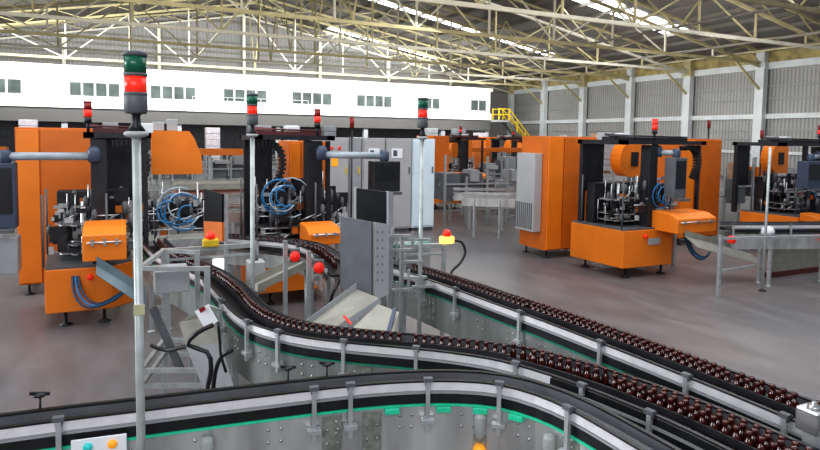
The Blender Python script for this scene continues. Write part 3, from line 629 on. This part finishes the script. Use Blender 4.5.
# ---------------------------------------------------------------- beacons on cross bars beside the lines
def bar_beacon(p0, p1, bpos, z, label, lit, cable=True):
    e = root('warning_beacon', (bpos[0], bpos[1], z), label, 'beacon')
    b = MB().bar((*p0, z), (*p1, z), 0.05, 0.05)
    for q in (p0, p1): b.bar((q[0], q[1], 0.0), (q[0], q[1], z), 0.04)
    b.bar((*p0, z-0.1), (*p1, z-0.1), 0.025)
    b.build('support_frame', alu, e)
    x, y = bpos
    MB().box(x-0.085, x+0.085, y-0.05, y+0.05, z+0.02, z+0.11).build('lamp_base', amberglow if lit else yellow, e, bevel=0.02)
    MB().lathe([(0.05,0),(0.048,0.05),(0.025,0.075),(0.0,0.08)], (x,y,z+0.11), 16).build('lamp_dome', redglow, e)
    if cable:
        MB().tube(smooth_path([(x+0.08,y,z+0.05),(x+0.2,y,z+0.03),(x+0.26,y,z-0.1),(x+0.16,y-0.05,z-0.22),(x+0.02,y-0.1,z-0.3),(x-0.02,y-0.12,z-0.45)],0.05), 0.016, 8).build('cable', black, e)
bar_beacon((0.40,6.9), (1.35,6.95), (0.84,6.88), 1.25, 'red and yellow warning beacon on a bar above the left bottle line', False, False)
bar_beacon((2.96,6.4), (3.42,6.3), (3.46,6.3), 1.22, 'glowing amber and red warning beacon beside the right conveyor start', True)

# ---------------------------------------------------------------- white switch cabinets
for i, (x0, x1, m_) in enumerate(((4.35,5.08,lgrey),(5.1,5.42,grey),(5.44,6.06,lgrey),(6.08,6.82,lgrey),(6.84,7.5,cabw))):
    lab = ['wide grey switch cabinet with red buttons, leftmost of the row','narrow darker grey switch cabinet beside the leftmost one','grey switch cabinet behind the hanging black panel','pale grey switch cabinet next to the bright end cabinet','brightly lit bluish white switch cabinet at the right end of the row'][i]
    e = root('switch_cabinet', ((x0+x1)/2, 14.9, 0), lab, 'cabinet', 'row of switch cabinets')
    MB().box(x0, x1, 14.4, 15.2, 0.1, 2.46).build('body', m_, e, bevel=0.012)
    MB().box(x0+0.02, x1-0.02, 14.45, 15.15, 0, 0.1).build('plinth', greyd, e)
    d = MB().box(x0+0.03, x1-0.03, 14.375, 14.4, 0.15, 2.4).build('door', m_, e, bevel=0.006)
    MB().box(x1-0.1, x1-0.07, 14.34, 14.375, 1.55, 1.72).build('handle', yellow if i in (0,1) else greyd, d)
    if i == 0:
        for k in range(2): MB().cyl((4.62+0.2*k,14.37,2.2),(4.62+0.2*k,14.34,2.2),0.04,10).build('button', red, d)
        MB().box(4.62, 4.78, 14.36, 14.375, 1.75, 1.98).build('warning_plate', amber, d)
    if i in (2,3):
        MB().box(x0+0.15, x0+0.45, 14.36, 14.375, 1.95, 2.2).build('bright_reflection', white, d)  # white plate painted as a bright reflection on the door
        MB().box(x0+0.19, x0+0.3, 14.355, 14.365, 2.0, 2.15).build('dark_dial', greyd, d)

# ---------------------------------------------------------------- control box, monitor and plates near the tower
e = root('control_box', (1.98, 5.25, 0.9), 'flat grey control box with pale perforated edge, under the dark monitor', 'control box')
MB().quad((1.807, 5.298, 1.765), (1.797, 5.254, 1.112), (1.999, 4.987, 1.037), (2.009, 5.035, 1.735), 0.03).build('front_plate', mat('slate_grey', (0.13,0.135,0.15), 0.45), e)
MB().quad((2.009, 5.035, 1.735), (1.999, 4.987, 1.037), (2.163, 5.078, 1.054), (2.172, 5.121, 1.697), 0.03).build('side_plate', lgrey, e)
for hc in ((2.036, 5.004, 1.648), (2.077, 4.985, 1.648), (2.035, 4.999, 1.576), (2.076, 4.98, 1.577), (2.034, 4.994, 1.505), (2.075, 4.975, 1.505), (2.033, 4.99, 1.433), (2.074, 4.971, 1.434), (2.032, 4.985, 1.362), (2.073, 4.966, 1.363), (2.031, 4.98, 1.291), (2.072, 4.961, 1.291), (2.03, 4.975, 1.219), (2.07, 4.956, 1.22)):
    MB().add(*(lambda c: ([(c[0]-.006,c[1]-.012,c[2]-.008),(c[0]+.006,c[1]-.012,c[2]-.008),(c[0]+.006,c[1]-.012,c[2]+.008),(c[0]-.006,c[1]-.012,c[2]+.008)],[(0,1,2,3)]))(hc)).build('vent_hole', greyd, e)
MB().cyl((2.0,5.33,0.0),(2.0,5.33,1.1),0.03,12).build('stand', alu, e)
e = root('monitor', (2.35, 5.9, 1.35), 'dark flat monitor facing left, above the grey control box', 'monitor')
MB().quad((2.187, 5.909, 1.965), (2.182, 5.888, 1.644), (2.384, 5.567, 1.586), (2.389, 5.591, 1.946), 0.03).build('screen', screen_m, e)
MB().quad((2.364, 5.582, 1.958), (2.347, 5.509, 0.87), (2.42, 5.551, 0.852), (2.437, 5.624, 1.942), 0.03).build('frame_side', grey, e)
MB().quad((2.173, 5.961, 1.971), (2.167, 5.937, 1.618), (2.197, 5.912, 1.609), (2.202, 5.936, 1.967), 0.03).build('bezel', lgrey, e)
e = root('flat_screen', (1.5, 8.0, 1.3), 'small dark flat screen standing on an orange stand by the floor aisle', 'monitor')
MB().quad((0.894, 7.726, 1.831), (0.888, 7.7, 1.443), (1.057, 7.401, 1.463), (1.062, 7.423, 1.794), 0.03).build('screen', screen_m, e)
MB().quad((0.888, 7.7, 1.443), (0.885, 7.685, 1.212), (1.054, 7.386, 1.238), (1.057, 7.401, 1.463), 0.03).build('stand', orange, e)
MB().quad((1.062, 7.423, 1.794), (1.046, 7.35, 0.719), (1.085, 7.386, 0.707), (1.102, 7.459, 1.789), 0.02).build('side_edge', alu, e)
# reject chutes
def trough(name, label, a, b, wv, h, m_, stripe=None, sup=True):
    a = Vector(a); b = Vector(b); wv = Vector(wv)
    e = root(name, tuple(b), label, 'chute')
    up_ = Vector((0,0,h))
    MB().quad(a, b, b+wv, a+wv, 0.006).build('tray', m_, e)
    MB().quad(a, b, b+up_, a+up_, 0.006).build('side_wall', m_, e)
    MB().quad(a+wv, b+wv, b+wv+up_, a+wv+up_, 0.006).build('side_wall', m_, e)
    if sup: MB().cyl((b+wv*0.5).to_tuple(), (b.x+wv.x*0.5, b.y+wv.y*0.5, 0), 0.02, 8).cyl((a+wv*0.5).to_tuple(), (a.x+wv.x*0.5, a.y+wv.y*0.5, 0), 0.02, 8).build('leg', alu, e)
    if stripe: MB().bar(a+(b-a)*0.45+wv*0.15+Vector((0,0,0.012)), a+(b-a)*0.6+wv*0.75+Vector((0,0,0.012)), 0.015, 0.006).build('red_tape', red, e)
    return e
e = root('reject_chute', (1.6,4.6,0.9), 'cream metal double reject chute sloping down to the left behind the middle bottle line', 'chute')
MB().quad((1.233, 4.676, 0.943), (1.828, 4.966, 1.159), (1.954, 4.738, 1.122), (1.406, 4.486, 0.963), 0.008).build('tray', cream_m, e)
MB().quad((1.54, 4.421, 0.949), (1.908, 4.647, 1.098), (2.026, 4.478, 1.063), (1.832, 4.173, 0.949), 0.008).build('tray', cream_m, e)
MB().quad((1.233, 4.676, 0.943), (1.828, 4.966, 1.159), (1.829, 4.97, 1.211), (1.234, 4.679, 0.983), 0.006).build('side_wall', grey, e)
MB().quad((1.954, 4.738, 1.122), (1.406, 4.486, 0.963), (1.419, 4.476, 0.924), (1.968, 4.728, 1.08), 0.006).build('side_wall', grey, e)
MB().bar((1.583, 4.575, 1.053), (1.607, 4.472, 1.014), 0.02, 0.008).build('red_tape', red, e)
MB().bar((1.976, 4.449, 1.109), (1.817, 4.235, 0.947), 0.03, 0.02).build('edge_strip', bluegrey, e)
MB().cyl((1.75,4.95,0),(1.75,4.95,0.98),0.02,8).build('leg', alu, e)
trough('reject_chute', 'cream metal reject chute behind the two red buttons, under the curved conveyor', (1.709, 6.404, 1.128), (1.121, 6.333, 0.914), (0.08,-0.22,0), 0.08, cream_m)
e = root('discharge_hopper', (0.5, 4.9, 0.5), 'beige folded sheet hopper on the left, under the white card', 'hopper')
a = (0.386, 5.133, 0.985); MB().quad(a, (0.434, 5.095, 0.785), (0.648, 4.673, 0.924), (0.582, 4.719, 1.126), 0.008).build('upper_plate', cream_m, e)
MB().quad((0.434, 5.095, 0.785), (0.567, 5.006, 0.425), (0.738, 4.603, 0.556), (0.648, 4.673, 0.924), 0.008).build('lower_plate', grey, e)
MB().quad((0.386, 5.133, 0.985), (0.434, 5.095, 0.785), (0.553, 5.267, 0.859), (0.532, 5.288, 1.009), 0.008).build('wing', cream_m, e)
MB().cyl((0.62,4.9,0.0),(0.62,4.9,0.7),0.03,10).build('leg', alu, e)
e = root('information_card', (0.52,4.53,1.1), 'white card with a small red mark hanging tilted beside the bottle line', 'card')
MB().quad((0.446, 4.568, 1.22), (0.516, 4.525, 1.084), (0.589, 4.442, 1.166), (0.526, 4.48, 1.286), 0.004).build('card', white, e)
MB().quad((0.468, 4.516, 1.247), (0.481, 4.508, 1.218), (0.511, 4.474, 1.25), (0.499, 4.481, 1.274), 0.004).build('red_mark', reddark, e)
e = root('hanging_card_hook', (0.62,4.5,1.1), 'thin grey rod holding the white card beside the bottle line', 'rod')
MB().cyl((0.529, 4.501, 1.274), (0.664, 4.574, 1.187), 0.006, 8).build('rod', alu, e)
# black cables dropping to the floor
for k, (pp, lab) in enumerate((
    ([(0.55, 4.404, 1.153),(0.447, 4.448, 1.095),(0.388, 4.469, 1.009),(0.509, 4.409, 0.962),(0.533, 4.389, 0.849),(0.51, 4.441, 0.651),(0.505, 4.477, 0.363),(0.505, 4.559, 0.02)], 'thick black cable dropping in front of the beige hopper'),
    ([(0.688, 4.456, 0.936),(0.625, 4.514, 0.88),(0.591, 4.525, 0.807),(0.576, 4.578, 0.684),(0.567, 4.571, 0.536),(0.584, 4.677, 0.02)], 'black cable curving down from the conveyor side plate'),
    ([(0.175, 5.543, 0.692),(0.29, 5.486, 0.651),(0.451, 5.197, 0.758),(0.53, 5.054, 0.826)], 'black cable sagging between the left frame and the hopper'),
    ([(0.589, 4.441, 1.159),(0.604, 4.455, 0.985),(0.609, 4.446, 0.906),(0.643, 4.443, 0.783)], 'thin black cable hanging right behind the thick one'),
    ([(2.095, 6.002, 1.135),(1.975, 5.934, 0.959),(1.916, 5.95, 0.803),(2.235, 7.132, 0.03)], 'black cable hanging right of the two red buttons'),
    )):
    o = MB().tube(smooth_path(pp, 0.05), 0.017 if k != 3 else 0.01, 8).build('power_cable', blackp, loc=tuple(pp[0])); tag(o, lab, 'cable')
# two red stop buttons on posts near the curve
for (c, lab) in (((1.548, 5.993, 1.282),'round red stop button on a grey post, left of the pair'), ((1.708, 5.691, 1.217),'round red stop button on a grey post, right of the pair')):
    c = Vector(c); e = root('stop_button_post', (c.x, c.y, 0), lab, 'button', 'red stop buttons by the curved conveyor')
    v = Vector((c.x, c.y, 0)).normalized()
    MB().cyl(c, c-v*0.06, 0.05, 16).build('button', red, e)
    MB().ob(c+v*0.03, (0.1,0.06,0.13), (v.y,-v.x,0)).build('box', greyd, e)
    MB().box(c.x-0.1, c.x-0.06, c.y+0.06, c.y+0.1, 0, c.z+0.15).build('post', alu, e)
# open frame stand on the left of the line
e = root('frame_stand', (0.2,5.3,0), 'open grey tubular stand in front of the left machine', 'frame')
sx0, sy0, sx1, sy1 = 0.10, 5.35, 0.60, 5.15
for (a_, b_) in ((sx0,sy0),(sx1,sy1),(sx0+0.22,sy0+0.75),(sx1,sy1+0.75)):
    MB().box(a_-0.022, a_+0.022, b_-0.022, b_+0.022, 0, 1.42).build('post', alu, e)
for zz in (0.42, 0.55, 1.40):
    MB().bar((sx0,sy0,zz),(sx1,sy1,zz),0.035).bar((sx0,sy0,zz),(sx0+0.22,sy0+0.75,zz),0.035).bar((sx0+0.22,sy0+0.75,zz),(sx1,sy1+0.75,zz),0.035).build('cross_bar', alu, e)
MB().box(0.22,0.5,5.55,5.85,1.12,1.32).build('junction_box', grey, e, bevel=0.01)
MB().bar((0.2,5.6,1.0),(0.42,5.5,0.45),0.05).build('brace', greyd, e)
e = MB().box(0.86,0.98,6.85,6.92,0.78,1.13).build('inspection_light', mat('lit_panel', (0.95,0.95,0.95),0.5,0,0.02,5,emit=(1,1,1),es=0.5), loc=(0.92,6.9,0.78), bevel=0.01)
tag(e, 'small bright white light panel behind the bottle line', 'light')
e = root('sensor_box', (1.25,6.6,0.75), 'light grey sensor box with a knob standing behind the left bottle line', 'box')
MB().box(1.2,1.38,6.6,6.8,0.78,1.12).build('body', lgrey, e, bevel=0.012); MB().lathe([(0.03,0),(0.03,0.04),(0.012,0.06),(0.012,0.12)], (1.29,6.7,1.12), 10).build('knob', greyd, e)
MB().cyl((1.29,6.7,0),(1.29,6.7,0.78),0.025,8).build('leg', alu, e)
# clamps and sensor housings next to the right conveyor start
e = root('sensor_gantry', (2.5,5.7,0), 'cluster of silver clamps and rods around the start of the right conveyor', 'sensor frame')
for k, c in enumerate(((2.338, 5.354, 1.403),(2.406, 5.313, 1.288),(2.439, 5.286, 1.134),(2.332, 5.327, 1.016),(2.508, 5.247, 1.048),(2.305, 5.379, 1.538),(2.48, 5.294, 1.503))):
    MB().bar(c, (c[0]+0.22,c[1]-0.05,c[2]), 0.026).bar((c[0]+0.05,c[1],c[2]-0.1),(c[0]+0.05,c[1],c[2]+0.08),0.024).build('clamp_arm', alu, e)
c = (2.322, 5.368, 1.5)
for c in ((2.322, 5.371, 1.539), (2.469, 5.412, 1.524)):
    MB().bar((c[0],c[1],0.0),(c[0],c[1],c[2]),0.035).build('post', alu, e)
c = (3.021, 6.676, 1.162); MB().box(c[0]-0.15,c[0]+0.42,c[1],c[1]+0.1,c[2]-0.02,c[2]+0.03).build('green_cover', greend, e)
MB().box(c[0]-0.05,c[0]+0.5,c[1]+0.15,c[1]+0.5,c[2]-0.5,c[2]-0.03).build('housing', lgrey, e, bevel=0.01)
# ---------------------------------------------------------------- small fittings on the near conveyor
def on_path(path, L, pt, off, z):
    s_ = nearest(path, L, pt); P_, d, i = at_len(path, L, s_); n_ = Vector((-d.y, d.x, 0)); c = P_-n_*off; return Vector((c.x, c.y, z)), d, -n_
for pt in ((0.42,3.3),(1.85,2.9),(2.13,2.6)):
    c, d, n_ = on_path(pathA, LA, pt, 0.062+0.045, 0.8)
    q = MB().ob(c-n_*0.02+Vector((0,0,-0.06)), (0.07,0.03,0.06), d).build('sensor_mount', splice_m, eA)
    MB().lathe([(0.02,-0.05),(0.033,0.0),(0.036,0.09),(0.03,0.105),(0.01,0.11)], c, 18).build('sensor_cup', clear, q)
c, d, n_ = on_path(pathA, LA, (1.85,2.9), 0.062+0.06, 0.66)
MB().lathe([(0.03,0),(0.036,0.01),(0.036,0.05),(0.025,0.07)], c, 14).build('orange_plug', amber, eA)
for pt in ((1.42,3.15),(1.66,3.05),(1.8,2.95),(1.99,2.8)):
    c, d, n_ = on_path(pathA, LA, pt, 0.062+0.03, 0.925)
    MB().ob(c, (0.085,0.045,0.035), d).build('green_clip', green, eA, bevel=0.006)
c, d, n_ = on_path(pathA, LA, (-0.16,3.35), 0.062+0.05, 0.93)
q = MB().ob(c, (0.25,0.012,0.12), d).build('button_plate', white, eA, bevel=0.004)
for sgn, mt in ((-0.05, teal), (0.06, amber)):
    b = c+d*sgn+n_*0.006+Vector((0,0,0.02)); MB().cyl(b, b+n_*0.012, 0.021, 16).build('button', mt, q)
e = root('conveyor_end_post', (3.02,1.78,0), 'square steel post with a bolted head at the lower right, beside the bottles', 'post')
c = Vector((2.959, 1.725, 1.23)); x_, y_ = c.x, c.y
MB().box(x_-0.03,x_+0.03,y_-0.03,y_+0.03,0,1.16).build('shaft', alu, e)
MB().box(x_-0.055,x_+0.055,y_-0.055,y_+0.055,1.13,1.24).build('head', steel, e, bevel=0.008)
MB().lathe([(0.03,0),(0.03,0.012),(0.012,0.014),(0.012,0.03)], (x_,y_,1.24), 10).build('bolt', steel, e)
MB().box(x_-0.03,x_+0.01,y_-0.06,y_-0.054,1.15,1.21).build('slot', black, e)

# ---------------------------------------------------------------- right side: slim pole, posts
e = root('slim_post', (9.6,7.3,0), 'slim grey post rising in front of the right edge machines', 'post')
MB().cyl((9.7,6.6,0),(9.7,6.6,2.42),0.022,10).build('pole', polem, e)
MB().lathe([(0.06,0),(0.06,0.012),(0.025,0.03)], (9.7,6.6,0), 10).build('foot', black, e)
e = root('sampling_stand', (9.0,7.0,0), 'thin grey tube stand with cross bars beside the right machine conveyor', 'stand')
q = (8.633, 6.613); 
MB().box(q[0]-0.025,q[0]+0.025,q[1]-0.025,q[1]+0.025,0,1.0).build('leg', alu, e)
MB().bar((q[0],q[1],0.95),(q[0]+2.6,q[1]-0.75,0.98),0.04).build('top_bar', alu, e)
MB().bar((q[0],q[1],0.42),(q[0]+1.0,q[1]+0.1,0.42),0.035).build('lower_bar', alu, e)
# ---------------------------------------------------------------- background equipment
def simple_conveyor(label, p, q, hw=0.2, z=0.95, m_=steel, n=5):
    p = Vector((*p,0)); q = Vector((*q,0)); d = (q-p).normalized(); nr = Vector((-d.y,d.x,0))
    e = root('background_conveyor', tuple(p), label, 'conveyor', 'conveyors in the background')
    mid = (p+q)/2; Ln = (q-p).length
    MB().ob(mid+Vector((0,0,z)), (Ln, hw*2, 0.05), d).build('belt', greyd, e)
    for s_ in (-1,1): 
        MB().ob(mid+nr*s_*hw+Vector((0,0,z-0.06)), (Ln,0.03,0.2), d).build('side_plate', plate_m, e)
        MB().ob(mid+nr*s_*hw+Vector((0,0,z+0.14)), (Ln,0.025,0.045), d).build('guide_rail', m_, e)
    for k in range(n):
        c = p+d*Ln*(k+0.5)/n; l = MB()
        for s_ in (-1,1): l.bar(c+nr*s_*hw, c+nr*s_*hw+Vector((0,0,z)), 0.05)
        l.bar(c+nr*hw+Vector((0,0,0.3)), c-nr*hw+Vector((0,0,0.3)), 0.04); l.build('leg', alu, e)
    return e
bgc = [((7.8,13.4),(10.4,11.6),'nearest row right of the bright switch cabinet'),((8.2,14.6),(12.2,12.7),'second row right of the bright switch cabinet'),((8.0,16.9),(14.5,16.9),'third row, in front of the distant orange machine'),
 ((11.9,18.0),(17,18.0),'right of the distant orange machine'),((9,22),(18,22),'fifth row in the centre background'),((12,28.5),(22,28.5),'deep row in the centre background'),
 ((0.9,12.3),(3.4,12.3),'nearest in the left aisle'),((0.5,14.6),(4.0,14.6),'second in the left aisle'),((1,19.5),(6,19.5),'third in the left aisle'),((-6,13.2),(-1.8,13.2),'behind the left machine cabinet'),((-6,16.5),(-1.5,16.5),'second behind the left machine cabinet')]
for (p, q, pl_) in bgc: simple_conveyor('grey background conveyor, '+pl_, p, q)
# orange overhead beams and clutter far back
for k, (x0,x1,Y,z0,z1,lab) in enumerate(((12.0,15.4,20.6,1.95,2.12,'long orange beam above the background conveyors'),(1.0,4.5,22.5,1.75,1.98,'brown orange rack beam in the left aisle background'),(20,27,34,1.6,1.95,'orange machine housing far down the hall'))):
    e = root('orange_gantry', (x0,Y,0), lab, 'gantry')
    MB().box(x0,x1,Y,Y+0.3,z0,z1).build('beam', orange, e)
    for X in (x0+0.1,(x0+x1)/2,x1-0.1): MB().box(X-0.04,X+0.04,Y+0.1,Y+0.18,0,z0).build('post', alu, e)
e = root('flat_pallet_load', (3.3,17.5,0), 'low beige and red stacked load beside the left aisle', 'load')
MB().box(1.2,3.4,16.6,17.6,0.9,1.05).build('red_layer', mat('faded_red',(0.42,0.16,0.13),0.6), e); MB().box(1.15,3.45,16.5,17.7,0.75,0.9).build('lower_layer', cream_m, e); MB().box(1.15,3.45,16.5,17.7,1.05,1.2).build('top_layer', cream_m, e)
for X in (1.4,3.2): MB().box(X-0.05,X+0.05,16.7,17.5,0,0.75).build('leg', greyd, e)
# pallet loads along the far walls and under the office
def pallet(x, y, h, m_, label):
    e = root('pallet_load', (x,y,0), label, 'pallet load', 'pallet loads at the edges of the hall')
    q = MB()
    for k in range(5): q.box(x-0.55,x+0.55,y-0.5+k*0.22,y-0.38+k*0.22,0.1,0.13)
    for k in range(3): q.box(x-0.55+k*0.5,x-0.45+k*0.5,y-0.5,y+0.5,0,0.1)
    q.build('pallet', wood, e)
    n = max(1, int(h/0.42)); c = MB()
    for k in range(n):
        z0 = 0.13+k*h/n; c.box(x-0.52,x+0.52,y-0.48,y+0.48,z0,z0+h/n-0.03)
    c.build('stacked_cartons', m_, e, bevel=0.02)
r = random.Random(3)
for k in range(9):
    pallet(34.5+r.uniform(-1,1), 29+k*2.4, 2.75+r.choice([0,0.2,-0.25]), [wrap,carton,wrap][k % 3], '%s pallet load by the right wall, %s one counting away from the camera' % (['wrapped pinkish','brown carton','wrapped pale'][k%3], ['first','second','third','fourth','fifth','sixth','seventh','eighth','ninth'][k]))
for k in range(14):
    X = -9+k*3.05; pallet(X, 49.0+r.uniform(-1,1), r.choice([1.6,2.3,2.9,3.2]), [greyd,wrap,greyd,grey][k % 4], '%s stack under the raised office, %s from the left' % (['dark grey','wrapped pale','dark','mid grey'][k%4], ['first','second','third','fourth','fifth','sixth','seventh','eighth','ninth','tenth','eleventh','twelfth','thirteenth','fourteenth'][k]))
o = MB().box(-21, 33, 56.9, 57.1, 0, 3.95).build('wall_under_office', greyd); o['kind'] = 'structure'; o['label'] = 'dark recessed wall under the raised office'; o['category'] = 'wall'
# far process machines: mixed frames
def far_rig(x, y, wd, label, seed):
    q = random.Random(seed); e = root('process_line_frame', (x,y,0), label, 'machine frame', 'frames in the background')
    a = MB(); b = MB(); c = MB()
    for k in range(int(wd/0.7)):
        X = x+k*0.7; a.box(X-0.03,X+0.03,y-0.03,y+0.03,0,q.uniform(1.2,2.1)); a.box(X-0.03,X+0.03,y+0.9,y+0.96,0,q.uniform(1.2,2.1))
        MB().box(X+0.05,X+q.uniform(0.2,0.6),y+0.03,y+q.uniform(0.3,0.8),q.uniform(0.6,1.0),q.uniform(1.1,1.7)).build('housing', q.choice([greyd,greyd,grey]), e)
        if q.random() < 0.5: MB().box(X+0.1,X+q.uniform(0.3,0.65),y-0.1,y+0.4,q.uniform(1.2,1.4),q.uniform(1.5,1.9)).build('cover', q.choice([grey, carton, orange, lgrey]), e)
        for _ in range(2): z_ = q.uniform(0.5,1.6); MB().bar((X,y+0.4,z_),(X+q.uniform(0.4,0.9),y+q.uniform(0.1,0.7),z_+q.uniform(-0.2,0.2)),0.035).build('pipe', alu, e)
    a.box(x,x+wd,y-0.02,y+0.02,1.15,1.2); a.box(x,x+wd,y+0.9,y+0.94,0.75,0.8); a.box(x,x+wd,y-0.02,y+0.02,0.4,0.44)
    a.build('frame', alu, e)
for k, (x, y, wd, lab) in enumerate(((8.2,15.1,5.2,'open grey machine frame just right of the bright switch cabinet'),(12.0,19.0,5,'second grey machine frame behind the background conveyors'),(9.5,25.5,6,'wide machine frame far behind the centre conveyors'),
    (16,31,10,'wide machine frame deep in the hall below the stair'),(0.2,24,6,'machine frame in the left aisle background'),(-9,20,6,'machine frame beyond the far left machine'),(0,30,10,'wide machine frame deep behind the middle machine'),
    (12.5,12.2,3,'grey machine frame behind the right hand machine'),(16.5,12.2,4,'grey machine frame behind the right edge machine'),(-8,28,8,'machine frame deep at the far left'),(22,38,10,'machine frame near the foot of the yellow stair'),
    (-4.5,14.3,3.2,'machine frame close behind the far left cabinet'),(8,34,12,'machine frame across the deep centre of the hall'))):
    far_rig(x, y, wd, lab, 20+k)
e = root('low_screen', (11,7.6,0), 'low beige panel with a dark red foot strip behind the right conveyor legs', 'panel')
MB().box(10.75,16,7.2,7.25,0.1,0.55).build('panel', cream_m, e); MB().box(10.7,16,7.19,7.26,0.0,0.1).build('foot_strip', mat('dark_red_strip',(0.12,0.02,0.015),0.5), e)
# small warning beacons on the machinery in the distance
for k, (c, lab) in enumerate((((4.295, 12, 2.793),'small dark red beacon on a rod above the switch cabinets'),((15.562, 12.5, 3.012),'small dark beacon on a rod behind the right machine'),((15.074, 10.5, 2.715),'dark red beacon beside the silver dome at the right'))):
    e = root('rod_beacon', (c[0],c[1],0), lab, 'beacon')
    MB().cyl((c[0],c[1],0),(c[0],c[1],c[2]-0.12),0.02,8).build('rod', black, e)
    MB().cyl((c[0],c[1],c[2]-0.12),(c[0],c[1],c[2]+0.1),0.045,12).build('lens', reddark, e)

# ---------------------------------------------------------------- light
sc = bpy.context.scene
wd = bpy.data.worlds.new('World'); sc.world = wd; wd.use_nodes = True
bg = wd.node_tree.nodes['Background']; bg.inputs['Color'].default_value = (0.80, 0.88, 1.0, 1); bg.inputs['Strength'].default_value = 0.4
def area(name, loc, size, energy, target=None, color=(1,1,1)):
    l = bpy.data.lights.new(name, 'AREA'); l.shape = 'RECTANGLE'; l.size, l.size_y = size; l.energy = energy; l.color = color
    o = bpy.data.objects.new(name, l); col.objects.link(o); o.location = loc
    if target: o.rotation_euler = (Vector(target)-Vector(loc)).to_track_quat('-Z', 'Y').to_euler()
    return o
area('daylight_above', (4, 7, 8.0), (22, 8), 1100, (4, 8, 0), (0.97, 0.98, 1))
area('daylight_left', (-18, 14, 6), (12, 6), 2600, (-4, 14, 0), (0.92, 0.96, 1))
area('fill_behind', (-2.5, -3.5, 5.5), (7, 3), 330, (1.5, 3.5, 0.9), (0.98, 0.98, 1))  # added fill without a real source, brightens faces towards the camera
area('daylight_mid', (12, 24, 7.6), (20, 5), 600, (10, 26, 0))
area('daylight_far', (10, 46, 7.6), (44, 2.5), 5200, (10, 52.5, 5.0), (0.97,1,1))
area('roof_wash', (8, 26, 4.0), (30, 20), 900, (10, 32, 14), (1, 0.93, 0.78))
area('wall_wash', (26, 34, 5.0), (30, 4), 1300, (40, 34, 4.5))  # added panel that brightens the right wall, no fixture there
sc.view_settings.view_transform = 'Standard'; sc.view_settings.look = 'Medium High Contrast'; sc.view_settings.exposure = 0.0
sc.cycles.use_denoising = True; sc.cycles.max_bounces = 6; sc.cycles.diffuse_bounces = 3
